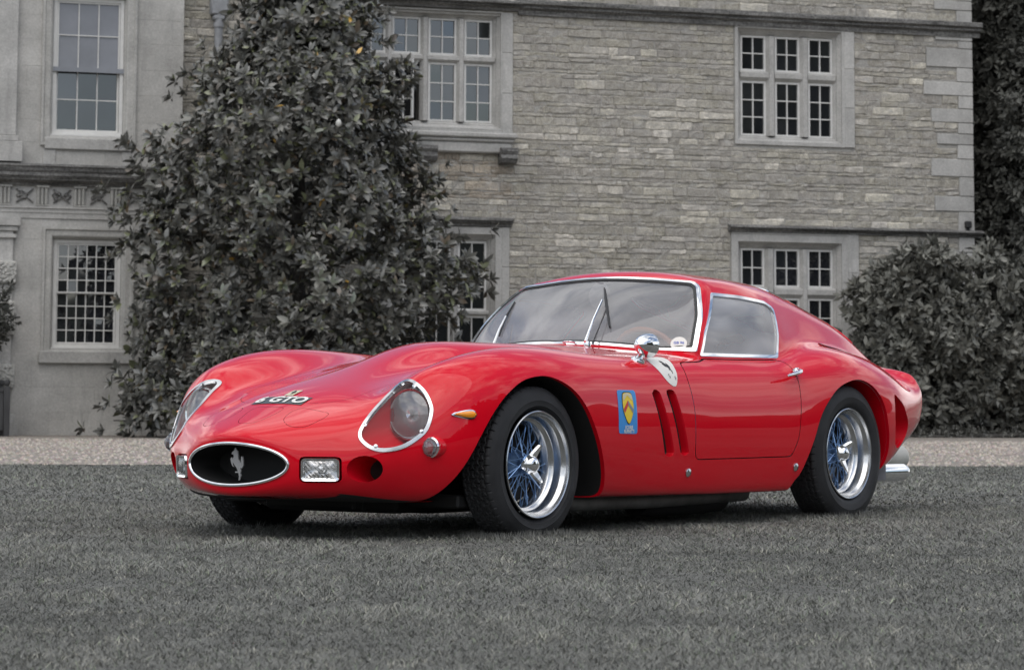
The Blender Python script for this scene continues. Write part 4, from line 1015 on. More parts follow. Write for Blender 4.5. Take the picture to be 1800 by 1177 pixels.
# --- doors
dp = rounded([(1.10, .722), (1.075, .66), (1.092, .52), (1.094, .42), (1.10, .317), (1.875, .319), (1.925, .40), (1.955, .57), (1.962, .66), (1.958, .735), (1.93, .7445), (1.60, .7405), (1.34, .7415), (1.27, .727)], .03, 4)
dfn = lambda p: sdpoly(dp)(XZ(p)); dm = lambda p: p[:, 1] > .55
body, _d = cut(body, dfn, dm, .0022); door_gap, door = cut(_d, dfn, dm, -.0022)
# --- small hatches on the nose
hatch = []; hatch_gap = []
TOPM = lambda p: (p[:, 0] < -.25) & (p[:, 2] > .42)
for pl in ([(-.845, 0), (-.84, .035), (-.80, .062), (-.71, .075), (-.70, 0), (-.71, -.075), (-.80, -.062), (-.84, -.035)], [(-.825, .20), (-.80, .265), (-.72, .295), (-.69, .29), (-.69, .15), (-.72, .13), (-.79, .14)]):
    g = sdpoly(crom(pl, 6) if pl[0][1] == 0 else rounded(pl, .04, 5)); ff = lambda p, g=g: g(p[:, [0, 1]])
    body, _h = cut(body, ff, TOPM, .0009); a, b = cut(_h, ff, TOPM, -.0009); hatch_gap += a; hatch.append(b)
# --- bonnet
bnp = rounded([(-.66, 0), (-.64, .20), (-.55, .30), (0, .345), (.60, .39), (1.00, .42), (1.035, .30), (1.05, 0), (1.035, -.3), (1.0, -.42), (.6, -.39), (-.55, -.3), (-.64, -.2)], .06, 5); bnf = lambda p: sdpoly(bnp)(p[:, [0, 1]]); bnm = lambda p: (p[:, 2] > .45) & (p[:, 0] < 1.12)
body, _b = cut(body, bnf, bnm, .0008); bon_gap, bonnet = cut(_b, bnf, bnm, -.0008)

under = [f for f in body if np.mean([SVP[i] for i in f]) < 2.0 and SV[f[0]][0] > -.74 and SV[f[0]][0] < 3.1]; us_ = set(map(id, under)); shell = [f for f in body if id(f) not in us_]
mb = MB(); put_faces(mb, shell); BODY = mb.build('body', m_red, CAR)
mb = MB(); put_faces(mb, under); mb.build('underbody', m_blk, CAR)
mb = MB(); put_faces(mb, bonnet); BON = mb.build('bonnet', m_red, CAR)
mb = MB(); put_faces(mb, door_gap, off=-.009); put_faces(mb, hatch_gap, off=-.005); put_faces(mb, bon_gap, off=-.007); mb.build('panel_seam', m_gap, CAR)
for h, both in ((hatch[0], 1), (hatch[1], 0)):
    if both: mb = MB(); put_faces(mb, h); mb.build('nose_hatch', m_red, CAR)
    else:
        for s in (-1, 1): mb = MB(); put_faces(mb, h, (s,)); mb.build('nose_hatch', m_red, CAR)
DOOR = {}
for s, nm in ((-1, 'left'), (1, 'right')):
    mb = MB(); put_faces(mb, door, (s,)); d = mb.build('door', m_red, CAR); DOOR[s] = d
    mb = MB(); slab(mb, sw_chrome, s, -.006, .003); mb.build('window_frame', m_chr, d)
    mb = MB(); put_faces(mb, sw_glass, (s,), -.004); mb.build('side_window', m_sg, d)
# windscreen
WS = MB(); put_faces(WS, ws_glass, off=-.003); WSO = WS.build('windscreen', m_ws, CAR)
mb = MB(); [slab(mb, ws_chrome, s, -.006, .005) for s in (-1, 1)]; mb.build('windscreen_trim', m_chr, WSO)
mb = MB(); put_faces(mb, ws_seal, off=.001); mb.build('windscreen_seal', m_seal, WSO)
mb = MB(); put_faces(mb, rw_glass, off=-.003); RW = mb.build('rear_window', m_ws, CAR); mb = MB(); [slab(mb, rw_chrome, s, -.006, .005) for s in (-1, 1)]; mb.build('rear_window_trim', m_chr, RW)
# cabin lining just inside the shell
mb = MB(); lin = [f for f in shell+door if 1.12 < SV[f[0]][0] < 3.15 and SV[f[0]][2] > .24]
put_faces(mb, lin, off=-.016); mb.build('cabin_lining', m_trim, CAR)
# openings
mb = MB()
for s in (-1, 1):
    for nm in ('farch', 'rarch'):
        tunnel(mb, HOLE[nm], s, [lambda i: SV[i]+np.array([0, -.014, 0])-SN[i]*.004, lambda i: np.array([SV[i][0], min(.40, SV[i][1]-.02), SV[i][2]])], [0, 1 if nm == 'farch' else 0])
    for x0, x1 in ((-.45, .50), (1.86, 2.80)):
        put(mb, [(x0, .40, .185), (x1, .40, .185), (x1, .40, .56), (x0, .40, .56)], [(0, 1, 0)]*4, s, 1)
mb.build('wheel_housing', [m_red, m_blk], CAR)
mb = MB()
for s in (-1, 1):
    for nm in ('vent1', 'vent2'):
        tunnel(mb, HOLE[nm], s, [lambda i: SV[i]+np.array([-.004, -.006, 0]), lambda i: SV[i]+np.array([-.012, -.03, 0]), lambda i: SV[i]+np.array([-.05, -.09, 0])], [0, 0, 1], 1)
    tunnel(mb, HOLE['rvent'], s, [lambda i: SV[i]+np.array([-.01, -.012, 0]), lambda i: SV[i]+np.array([-.08, -.10, 0])], [0, 0], 0)
    tunnel(mb, HOLE['duct'], s, [lambda i: SV[i]+np.array([.012, -.004, 0]), lambda i: SV[i]+np.array([.16, -.02, -.01])], [0, 0], 1)
    tunnel(mb, HOLE['dl'], s, [lambda i: SV[i]-FD.n*.006, lambda i: SV[i]-FD.n*.06], [0, 0], 1)
mb.build('duct_lining', [m_redin, m_blk], CAR)
# mouth with its chrome ring and dark tunnel
half = sorted({i for e in HOLE['mouth'] for i in e}, key=lambda i: math.atan2(SV[i][2]-.318, SV[i][1]))
ringp = [SV[i]*np.array([1, 1, 1]) for i in half]; loop = [tuple(p) for p in ringp]+[(p[0], -p[1], p[2]) for p in ringp[::-1][1:-1]]
loop = crom(np.array(loop)[::3], 3); mb = MB(); mb.tube([(p[0]-.004, p[1], p[2]) for p in loop], 0.0068, 10, closed=True); MO = mb.build('grille_ring', m_chr, CAR)
mb = MB()
for a, b in zip(loop, np.roll(loop, -1, 0)):
    q = lambda p, x, k: np.array([x, p[1]*k, .318+(p[2]-.318)*k]); mb.poly([a, b, q(b, -.74, .9), q(a, -.74, .9)]); mb.poly([q(a, -.74, .9), q(b, -.74, .9), (-.74, 0, .318)])
mb.build('grille_tunnel', m_blk, CAR)
HORSE = [(560, 775), (568, 755), (575, 768), (585, 780), (588, 805), (590, 830), (605, 850), (612, 858), (608, 835), (610, 812), (617, 810), (622, 830), (624, 870), (615, 885), (605, 885), (608, 905), (604, 920), (610, 930), (603, 950), (600, 962), (594, 960), (597, 940), (592, 915), (570, 915), (568, 907), (588, 905), (580, 885), (568, 870), (555, 850), (553, 868), (560, 878), (550, 872), (540, 850), (536, 825), (545, 818), (552, 830), (558, 815), (556, 798), (546, 800), (545, 788)]
HORSE = (np.array(HORSE)-np.array([580, 860]))*np.array([1, -1])/207
def tri2d(poly):
    bm = bmesh.new(); vs_ = [bm.verts.new((p[0], p[1], 0)) for p in poly]; bm.faces.new(vs_); bmesh.ops.triangulate(bm, faces=bm.faces); bm.verts.index_update()
    r = [[v.index for v in f.verts] for f in bm.faces]; bm.free(); return r
def plaque(mb, poly, place, t0, t1, mi=0):
    """flat cut-out: polygon placed by place(a, b, h) with thickness"""
    pl = [tuple(p) for p in poly]; T = tri2d(pl); top = [place(a, b, t1) for a, b in pl]; bot = [place(a, b, t0) for a, b in pl]
    mb.mesh(top, T, mi)
    n = len(pl); mb.mesh(top+bot, [(i, (i+1) % n, n+(i+1) % n, n+i) for i in range(n)], mi)
mb = MB(); plaque(mb, HORSE*.122*np.array([1.25, 1]), lambda a, b, h: (-.895-h, -.012-a, .318+b), -.003, .003); mb.build('horse_emblem', mat('emblem_silver', (.28, .28, .28), .5, metal=.15), MO)

# --- headlamps: painted bucket, round lamp, raised alloy rim and a clear cover
for s in (-1, 1):
    H = empty('headlamp', (0, 0, 0), 0, CAR)
    mb = MB(); tunnel(mb, HOLE['hl'], s, [lambda i: np.array([SV[i][0]+.04, FH.o[1]+(SV[i][1]-FH.o[1])*.99, FH.o[2]+.005+(SV[i][2]-FH.o[2])*.99]), lambda i: np.array([-.37, FH.o[1]+(SV[i][1]-FH.o[1])*.9, FH.o[2]+.02+(SV[i][2]-FH.o[2])*.9])], [0, 0], 0); mb.build('bucket', m_redin, H)
    c = (-.508, s*.534, .507); ax = (-1, s*.10, .06)
    mb = MB(); mb.lathe([(.001, -.055), (.05, -.045), (.082, -.01), (.088, .0)], c, ax, (0, 0, 1), 40); mb.build('reflector', mat('lamp_bowl', (.88, .88, .88), .32, metal=.45), H)
    mb = MB(); mb.lathe([(.088, -.015), (.099, -.01), (.101, .004), (.095, .014), (.087, .012), (.086, .0)], c, ax, (0, 0, 1), 40); mb.build('lamp_rim', m_chr, H)
    mb = MB(); mb.lathe([(.087, .010), (.07, .020), (.045, .028), (.02, .031), (.001, .032)], c, ax, (0, 0, 1), 40); mb.build('lens', m_lens, H)
    mb = MB(); mb.lathe([(.001, .0), (.018, .004), (.022, -.02)], c, ax, (0, 0, 1), 16); mb.build('bulb_cap', m_chr, H)
    mb = MB(); slab(mb, hl_ring, s, -.008, .0045); mb.build('cover_rim', m_alloy, H)
    mb = MB(); put_faces(mb, hl_cov, (s,), .001); mb.build('cover', m_cv, H)
    for k in (3, 26, 47, 66):      # little fixing tabs inside the rim
        a, b = hl2[k % len(hl2)]*.90; hit = BV.ray_cast(Vector(FH.at(a, b, .2)), Vector(-FH.n))
        if hit[0] is not None:
            p, n = Vector(P2(hit[0], s)), Vector(P2(hit[1] if hit[1].dot(Vector(FH.n)) > 0 else -hit[1], s)); mb = MB(); mb.lathe([(.009, -.002), (.009, .003), (.006, .005), (.001, .005)], p, n, (0, 0, 1), 14); mb.lathe([(.003, .0051), (.0025, .0065), (.001, .007)], p, n, (0, 0, 1), 8); mb.build('screw_tab', m_alloy, H)
# --- driving lamps
for s in (-1, 1):
    D_ = empty('driving_lamp', (0, 0, 0), 0, CAR); pl = lambda a, b, h: P2(FD.at(a, b, h), s)
    o_, i_ = rounded([(-.074, -.043), (.074, -.043), (.074, .043), (-.074, .043)], .018), rounded([(-.064, -.034), (.064, -.034), (.064, .034), (-.064, .034)], .014)
    mb = MB(); n = len(o_)
    for (A, ha), (B_, hb) in (((o_, -.05), (o_, .0)), ((o_*.97, .008), (i_, .005)), ((o_, .0), (o_*.97, .008)), ((i_, .005), (i_*.95, -.02))):
        mb.mesh([pl(*p, ha) for p in A]+[pl(*p, hb) for p in B_], [(k, (k+1) % n, n+(k+1) % n, n+k) for k in range(n)], 0, True)
    mb.build('lamp_rim', m_chr, D_)
    mb = MB(); gx, gy = 17, 9; X, Z = np.meshgrid(np.linspace(-1, 1, gx), np.linspace(-1, 1, gy), indexing='ij'); vv = [pl(x*.063, z*.0335, .001+.010*(1-x*x)*(1-z*z)+.0012*((i % 2)*.5)) for i, (x, z) in enumerate(zip(X.ravel(), Z.ravel()))]
    mb.mesh(vv, [(i*gy+j, i*gy+gy+j, i*gy+gy+j+1, i*gy+j+1) for i in range(gx-1) for j in range(gy-1)], 0, False); mb.build('lens', m_lens, D_)
    mb = MB(); vv = [pl(x*.06, z*.032, -.012-.028*(1-x*x*.8)*(1-z*z*.8)) for x, z in zip(X.ravel(), Z.ravel())]; mb.mesh(vv, [(i*gy+j, i*gy+gy+j, i*gy+gy+j+1, i*gy+j+1) for i in range(gx-1) for j in range(gy-1)], 0, True); mb.build('reflector', mat('lamp_reflector', (.75, .75, .74), .25, metal=1), D_)
    mb = MB(); mb.lathe([(.001, .012), (.012, .01), (.016, -.01)], pl(.0, .0, -.022), tuple(np.array(pl(0, 0, 1))-np.array(pl(0, 0, 0))), (0, 0, 1), 12); mb.build('bulb_cap', m_chr, D_)
# --- side lamps in their pods, amber repeaters
for s in (-1, 1):
    S_ = empty('side_lamp', (0, 0, 0), 0, CAR); c = Vector((-.530, s*.662, .386)); ax = (-1, s*.12, 0)
    mb = MB(); mb.lathe([(.041, -.03), (.041, .0), (.037, .008)], c, ax, (0, 0, 1), 28); mb.lathe([(.041, -.03), (.040, -.06), (.034, -.11), (.022, -.16), (.004, -.20)], c, ax, (0, 0, 1), 28); mb.build('pod', m_red, S_)
    mb = MB(); mb.lathe([(.037, .004), (.0385, .020), (.034, .026), (.031, .024)], c, ax, (0, 0, 1), 28); mb.build('lamp_rim', m_chr, S_)
    mb = MB(); mb.lathe([(.032, .020), (.029, .034), (.022, .036), (.020, .044), (.010, .048), (.001, .049)], c, ax, (0, 0, 1), 28); mb.build('lens', m_lens, S_)
    mb = MB(); mb.lathe([(.031, .012), (.001, .008)], c, ax, (0, 0, 1), 20); mb.build('reflector', m_alloy, S_)
    A_ = empty('side_repeater', (0, 0, 0), 0, CAR); FR_ = Fr((-.432, .730, .507), (-.49, .86, .15))
    td = lambda k: [((-.052+.104*t)*1.0, sg*k*.0185*math.sqrt(max(0, 1-((t-.26)/.26)**2) if t < .26 else max(0, 1-((t-.26)/.74)**1.5))*(1 if t < .26 else 1-.35*(t-.26))) for sg, ts in ((1, np.linspace(0, 1, 12)), (-1, np.linspace(1, 0, 12)[1:-1])) for t in ts]
    for nm, k, h0, h1, mm in (('base', 1.0, -.012, .004, m_chr), ('lens', .68, .004, .012, mat('amber_lens', (.85, .30, .01), .12, coat=.6))):
        mb = MB(); pp = [(a*(1 if k == 1 else .86)-(0 if k == 1 else .003), b*k) for a, b in td(1)]; n = len(pp); u_ = -1
        top = [P2(FR_.at(u_*-a, b, h1*.6), s) for a, b in pp]; bot = [P2(FR_.at(u_*-a, b, h0), s) for a, b in pp]; ctr = [P2(FR_.at(u_*-a*.8, b*.4, h1), s) for a, b in pp]
        mb.mesh(bot+top+ctr, [(i, (i+1) % n, n+(i+1) % n, n+i) for i in range(n)]+[(n+i, n+(i+1) % n, 2*n+(i+1) % n, 2*n+i) for i in range(n)]+[tuple(range(2*n, 3*n))], 0, True); mb.build(nm, mm, A_)

# --- prints on the paint: patches that follow the surface
def patch(pl, fn, mask, src, off, material, name, side=-1, parent=None):
    o_, i_ = cut(src, fn, mask); mb = MB(); put_faces(mb, i_, (side,), off); return mb.build(name, material, parent or CAR)
def on_paint(fr, a, b, h):
    hit = BV.ray_cast(Vector(fr.at(a, b, .15)), Vector(-fr.n)); p = hit[0] if hit[0] is not None else Vector(fr.at(a, b, 0)); return P2(np.array(p)+fr.n*h, -1)
def text_mesh(s, size, bold=.0, shear=0.):
    cu = bpy.data.curves.new('t', 'FONT'); cu.body = s; cu.size = size; cu.align_x = 'CENTER'; cu.align_y = 'CENTER'; cu.offset = bold; cu.shear = shear; cu.resolution_u = 3
    o = bpy.data.objects.new('t', cu); me = bpy.data.meshes.new_from_object(o); V = [v.co[:2] for v in me.vertices]; F = [tuple(p.vertices) for p in me.polygons]; bpy.data.objects.remove(o); return V, F
def letters(s, size, fr, ca, cb, h, material, name, parent, bold=0, sx=1., side=-1, ua=1):
    V, F = text_mesh(s, size, bold); mb = MB(); mb.mesh([on_paint(fr, ca+ua*v[0]*sx, cb+v[1], h) for v in V], F); return mb.build(name, material, parent)
allf = body+door+bonnet+[f for h in hatch for f in h]
# blue team sticker on the front wing (left side). u of this frame runs towards the rear of the car
FS = Fr((.578, .777, .515), (.045, .998, .06)); ud = 1 if FS.u[0] > 0 else -1
st = patch(None, lambda p, g=sdpoly(rounded([(.507, .604), (.648, .603), (.643, .427), (.502, .430)], .008)): g(XZ(p)), lambda p: (p[:, 1] > .6) & (p[:, 0] > .4) & (p[:, 0] < .75), shell, .0012, mat('sticker_blue', (.035, .27, .66), .5, coat=.1), 'wing_sticker')
st['label'] = 'blue sticker with a yellow shield'
def stick(poly, h, material, name):
    mb = MB(); pl = [tuple(p) for p in poly]; T = tri2d(pl); mb.mesh([on_paint(FS, ud*a, b, h) for a, b in pl], T); return mb.build(name, material, st)
sh = crom([(0, .072), (.032, .066), (.040, .030), (.034, -.008), (0, -.052), (-.034, -.008), (-.040, .030), (-.032, .066)], 5)+np.array([0, .006])
stick(sh*1.06-np.array([0, .001]), .0024, m_black_p, 'shield_outline'); stick(sh, .0034, mat('shield_yellow', (.80, .58, .02), .45), 'shield')
stick([(-.037, .012), (0, .048), (0, .028), (-.030, -.004)], .0046, mat('chevron_red', (.55, .02, .02), .45), 'chevron'); stick([(0, .048), (.037, .012), (.030, -.004), (0, .028)], .0046, mat('chevron_grey', (.22, .23, .24), .45), 'chevron')
top_ = [p for p in sh if p[1] > .05]
stick([(-.036, .044), (0, .068), (.036, .044), (.034, .070), (0, .079), (-.034, .070)], .0042, mat('shield_cream', (.62, .56, .36), .5), 'shield_top')
for tx, zz in (('ECURIE', -.062), ('FILIPINETTI', -.078)): letters(tx, .0195, FS, 0, zz, .0030, m_white_p, 'lettering', st, .0006, .92 if tx[0] == 'E' else .80, ua=ud)
# pale shield below the windscreen with a dark horse
FW = Fr((1.0, .70, .70), (0, .70, .72)); uw = 1 if FW.u[0] > 0 else -1
w3 = FW.q(np.array([(.892, .665, .728), (1.06, .612, .742), (1.025, .706, .701), (1.003, .737, .661), (.964, .753, .623), (.904, .738, .66)])); cen = w3.mean(0)
skite = crom((w3-cen)*np.array([uw, 1])*1.04+cen*np.array([uw, 1]), 6)
ws_ = patch(None, lambda p, g=sdpoly(np.array([[uw*a, b] for a, b in skite])): g(FW.q(p)), FW.mask(.2), shell+door, .0014, m_white_p, 'wing_shield'); ws_['label'] = 'pale shield with a black horse'
mb = MB(); plaque(mb, [tuple(p) for p in HORSE*.085], lambda a, b, h: on_paint(FW, cen[0]+uw*a, cen[1]+.012+b, h), .0020, .0030); mb.build('shield_horse', m_black_p, ws_)
letters('S', .026, FW, cen[0]-uw*.028, cen[1]-.042, .0028, m_black_p, 'lettering', ws_, ua=uw); letters('F', .026, FW, cen[0]+uw*.012, cen[1]-.052, .0028, m_black_p, 'lettering', ws_, ua=uw)
# registration painted across the bonnet front and the badge above it
class TopFr:
    """plan view of the left and right halves together: a across (to the car's left positive), b up the bonnet"""
    def place(s, a, b, h):
        y = -a; hit = BV.ray_cast(Vector((b, abs(y), 1.2)), Vector((0, 0, -1))); p = hit[0]; return (p.x, y, p.z+h)
TF = TopFr()
def top_grid(x0, x1, y0, y1, h, material, name, parent=None, rnd=0.):
    mb = MB(); nx, ny = 6, 16; vv = [TF.place(a, b, h) for b in np.linspace(x0, x1, nx) for a in np.linspace(y0, y1, ny)]
    mb.mesh(vv, [(i*ny+j, i*ny+j+1, i*ny+ny+j+1, i*ny+ny+j) for i in range(nx-1) for j in range(ny-1)], 0, True); return mb.build(name, material, parent or CAR)
plate = top_grid(-.672, -.602, -.128, .128, .002, mat('plate_grey', (.035, .045, .042), .45, coat=.3), 'registration_plate')
V_, F_ = text_mesh('6 GTO', .084, .0030); mb = MB(); mb.mesh([TF.place(v[0]*1.02, -.637+v[1]*.92, .0045) for v in V_], F_); mb.build('lettering', m_white_p, plate)
bd = top_grid(-.592, -.532, -.030, .016, .003, mat('badge_cream', (.66, .60, .38), .4, coat=.5), 'bonnet_badge'); bd['label'] = 'small cream badge'
mb = MB(); plaque(mb, [tuple(p) for p in HORSE*.046], lambda a, b, h: TF.place(a-.007, -.562+b, h), .0045, .0052); mb.build('badge_horse', m_black_p, bd)

# --- brightwork on the left flank
for s in (-1, 1):
    mb = MB(); mb.tube([(1.952, s*.748, .692), (1.948, s*.774, .694), (1.925, s*.786, .690), (1.87, s*.790, .682), (1.815, s*.786, .672)], [.012, .013, .011, .009, .005], 10); mb.lathe([(.019, -.004), (.019, .006), (.014, .014), (.001, .016)], (1.957, s*.748, .692), (0, s, .5), (1, 0, 0), 18)
    mb.build('handle', m_chr, DOOR[s])
    for x, z in ((1.057, .264), (1.916, .272)):
        hit = BV.ray_cast(Vector((x, 1.2, z)), Vector((0, -1, 0))); mb = MB(); mb.lathe([(.018, -.004), (.018, .004), (.014, .008), (.001, .0095)], P2(hit[0], s), P2(hit[1] if hit[1].y > 0 else -hit[1], s), (1, 0, 0), 18); mb.build('jacking_plug', m_alloy, CAR)
# thin seam above the rear wing
hit = [BV.ray_cast(Vector((x, 1.0, .4)), Vector((0, 0, 1)))[0] for x in ()]
for s in (-1, 1):
    pts = []
    for x in np.linspace(2.50, 2.95, 14):
        t = (x-2.5)/.45; y = .545+.015*math.sin(t*3.1); h_ = BV.ray_cast(Vector((x, y, 1.3)), Vector((0, 0, -1)))
        pts.append((x, s*y, h_[0].z+.001))
    mb = MB(); mb.tube(pts, [.002]+[.0035]*12+[.002], 6); mb.build('wing_seam', m_gap, CAR)
# door mirror on the left wing
MI = empty('wing_mirror', (0, 0, 0), 0, CAR); c = (.885, -.668, .790)
mb = MB(); mb.lathe([(.001, .083), (.018, .076), (.033, .058), (.044, .03), (.050, .0), (.051, -.012), (.048, -.016)], c, (-1, -.12, .03), (0, 0, 1), 36); mb.build('shell', m_chr, MI)
mb = MB(); mb.lathe([(.048, -.014), (.001, -.013)], c, (-1, -.12, .03), (0, 0, 1), 30); mb.build('mirror_glass', m_chr, MI)
mb = MB(); mb.tube([(.815, -.668, .724), (.83, -.668, .742), (.86, -.668, .762)], [.020, .013, .014], 12); mb.lathe([(.03, -.002), (.028, .006), (.016, .012)], (.815, -.668, .727), (0, -.4, .92), (1, 0, 0), 20); mb.build('stalk', m_chr, MI)
# wipers
def wiper(piv, mid, b0, b1, rod=None):
    W_ = empty('wiper', (0, 0, 0), 0, CAR); n = Vector((-.62, 0, .78)); off = lambda p, h: Vector(p)+n*h
    mb = MB(); mb.tube([off(piv, .010), off(piv, .022), off((Vector(piv)+Vector(mid))/2, .030), off(mid, .026)], [.009, .008, .0055, .004], 8); mb.lathe([(.016, -.004), (.016, .012), (.010, .020), (.001, .022)], off(piv, .0), (-.2, 0, 1), (1, 0, 0), 14); mb.build('arm', m_chr, W_)
    if rod: mb = MB(); mb.tube([off(rod[0], .012), off(rod[1], .024)], .003, 6); mb.build('link', m_seal, W_)
    mb = MB(); mb.tube([off(b0, .013), off((Vector(b0)+Vector(b1))/2, .020), off(b1, .013)], [.0035, .006, .0035], 6); mb.tube([off(b0, .005), off(b1, .005)], .0035, 4); mb.build('blade', m_seal, W_)
wiper((1.120, -.196, .797), (1.352, -.124, .984), (1.439, -.069, 1.051), (1.239, -.236, .872), ((1.125, -.225, .797), (1.295, -.182, .931)))
wiper((1.155, .33, .79), (1.345, .405, .92), (1.470, .455, 1.0), (1.275, .40, .845))
mb = MB(); mb.tube([(1.09+.02*math.cos(a), -.12+.03*math.sin(a), .803+.012*math.sin(a*.5)) for a in np.linspace(0, 6.28, 14)], .004, 6); mb.tube([(1.10, -.10, .802), (1.115, -.20, .802)], .006, 6); mb.build('bonnet_catch', m_chr, CAR)
h_ = BV.ray_cast(Vector((1.0, .553, 1.15)), (Vector((1.299, .553, .806))-Vector((1.0, .553, 1.15))).normalized()); p = np.array(h_[0]); n_ = np.array(h_[1]); n_ = n_ if n_[2] > 0 else -n_
mb = MB(); c_ = P2(p+n_*.0005, -1); mb.lathe([(.001, .0), (.036, .0)], c_, P2(n_, -1), (0, 0, 1), 26); TD = mb.build('licence_disc', m_white_p, WSO)
mb = MB(); V_, F_ = text_mesh('GB 96', .018, .0005); X_ = Vector(P2(n_, -1)).cross(Vector((0, 0, 1))).normalized()*-1; Y_ = Vector(P2(n_, -1)).cross(X_); Y_ = Y_ if Y_.z > 0 else -Y_
mb.mesh([Vector(c_)+X_*v[0]+Y_*(v[1]+.004)+Vector(P2(n_, -1))*.0012 for v in V_], F_); mb.build('disc_print', mat('print_blue', (.10, .14, .45), .5), WSO)

# --- cabin
mb = MB(); mb.box(1.22, 3.0, -.62, .62, .19, .26); mb.box(2.35, 2.42, -.55, .55, .26, .80, bev=.03); mb.box(2.42, 3.05, -.45, .45, .60, .66); mb.build('cabin_floor', m_trim, CAR)
mb = MB(); mb.box(1.30, 1.46, -.60, .60, .62, .735, bev=.035); mb.lathe([(.05, 0), (.055, .02), (.05, .03)], (1.46, -.10, .70), (1, 0, .2), (0, 1, 0), 20); mb.build('dashboard', m_trim, CAR)
for y in (-.33, .33):
    S_ = empty('seat', (1.85, y, .26), 0, CAR); mb = MB(); mb.box(-.27, .24, -.24, .24, 0, .17, bev=.06); mb.build('cushion', m_cloth, S_)
    mb = MB(); vv = []; 
    for i, (x, z, hw_) in enumerate(((.18, .12, .24), (.26, .30, .25), (.33, .46, .23), (.37, .56, .19))):
        for yy, dx in ((-1, -.07), (-.6, 0), (0, .02), (.6, 0), (1, -.07)): vv.append((x+dx, yy*hw_, z))
        for yy, dx in ((1, -.02), (.6, .09), (0, .10), (-.6, .09), (-1, -.02)): vv.append((x+dx, yy*hw_, z))
    mb.mesh(vv, [(i*10+j, i*10+(j+1) % 10, i*10+10+(j+1) % 10, i*10+10+j) for i in range(3) for j in range(10)]+[tuple(range(30, 40))], 0, True); mb.build('backrest', m_cloth, S_)
SW = empty('steering_wheel', (1.40, -.335, .70), 0, CAR); SW.rotation_euler = (0, R(-22), 0)
mb = MB(); mb.tube([(0, .185*math.cos(a), .185*math.sin(a)) for a in np.linspace(0, 2*math.pi, 40, endpoint=False)], .0125, 8, closed=True); mb.build('rim', mat('wood_rim', (.34, .11, .04), .35, coat=.6), SW)
for k in range(3):
    a = R(90+120*k+180); mb = MB(); mb.tube([(-.02, .02*math.cos(a), .02*math.sin(a)), (0, .18*math.cos(a), .18*math.sin(a))], .008, 6); mb.build('spoke', m_alloy, SW)
mb = MB(); mb.lathe([(.03, -.03), (.035, 0), (.02, .01), (.001, .012)], (-.02, 0, 0), (1, 0, 0), (0, 1, 0), 20); mb.build('hub', m_black_p, SW)
mb = MB(); mb.lathe([(.001, 0), (.06, 0), (.06, -.012), (.001, -.02)], (1.50, 0, 1.03), (1, -.15, -.1), (0, 1, 0), 20); mb.tube([(1.52, 0, 1.085), (1.49, 0, 1.04)], .006, 6); mb.build('rear_view_mirror', m_trim, CAR)

# --- exhausts and what hangs below the floor
for y, z, r_, x0, x1, mm in ((-.50, .217, .043, 3.00, 3.395, m_chr), (-.37, .285, .062, 3.05, 3.60, mat('grey_pipe', (.52, .52, .47), .5, noise=(6, .85, 1.1))), (.50, .215, .037, 3.0, 3.43, m_chr), (.385, .215, .037, 3.0, 3.43, m_chr)):
    mb = MB(); mb.lathe([(r_*.8, x0-3), (r_*.85, x0-2.6), (r_, x1-.26), (r_, x1-.03), (r_*.97, x1-.014), (r_*.88, x1-.003), (r_*.74, x1), (r_*.66, x1-.006), (r_*.62, x1-.08), (.001, x1-.09)], (0, y, z), (1, 0, 0), (0, 0, 1), 24); mb.build('exhaust_pipe', mm, CAR)
m_ug = mat('dull_pipe', (.16, .16, .155), .55, metal=.4, noise=(8, .6, 1.3)); 
mb = MB(); mb.tube([(.40, -.50, .17), (.52, -.56, .150), (1.0, -.57, .145), (1.9, -.5, .15)], .034, 12); mb.build('side_pipe', m_ug, CAR)
mb = MB(); mb.lathe([(.02, -.36), (.075, -.32), (.082, -.2), (.082, .2), (.075, .32), (.02, .36)], (1.42, -.46, .150), (1, 0, 0), (0, 0, 1), 18); mb.build('silencer', m_blk, CAR)
mb = MB(); mb.box(-.36, .15, -.34, .34, .125, .20, bev=.02); mb.build('sump_guard', m_blk, CAR); mb = MB(); mb.box(-.30, -.22, -.6, .6, .15, .20, bev=.008); mb.build('crossmember', m_blk, CAR); mb = MB(); mb.box(.0, .5, -.22, .22, .11, .19, bev=.03); mb.build('gearbox_guard', m_blk, CAR)
for xx, zz in ((-.5, .145), (-.44, .14)): mb = MB(); mb.tube([(xx, -.25, .19), (xx, -.25, zz)], .009, 6); mb.build('drain_pipe', m_blk, CAR)
mb = MB()
for y in (-.4, .4): mb.tube([(-.05, y*.5, .25), (0, y*1.4, .27)], .02, 6); mb.build('wishbone', m_blk, CAR); mb = MB()
mb.tube([(2.4, -.62, .315), (2.4, -.1, .30), (2.4, .1, .30), (2.4, .62, .315)], [.035, .05, .05, .035], 8); mb.build('rear_axle', m_blk, CAR)
mb = MB(); mb.box(2.75, 3.0, -.3, .3, .24, .34, bev=.04); mb.build('tank_guard', m_blk, CAR)

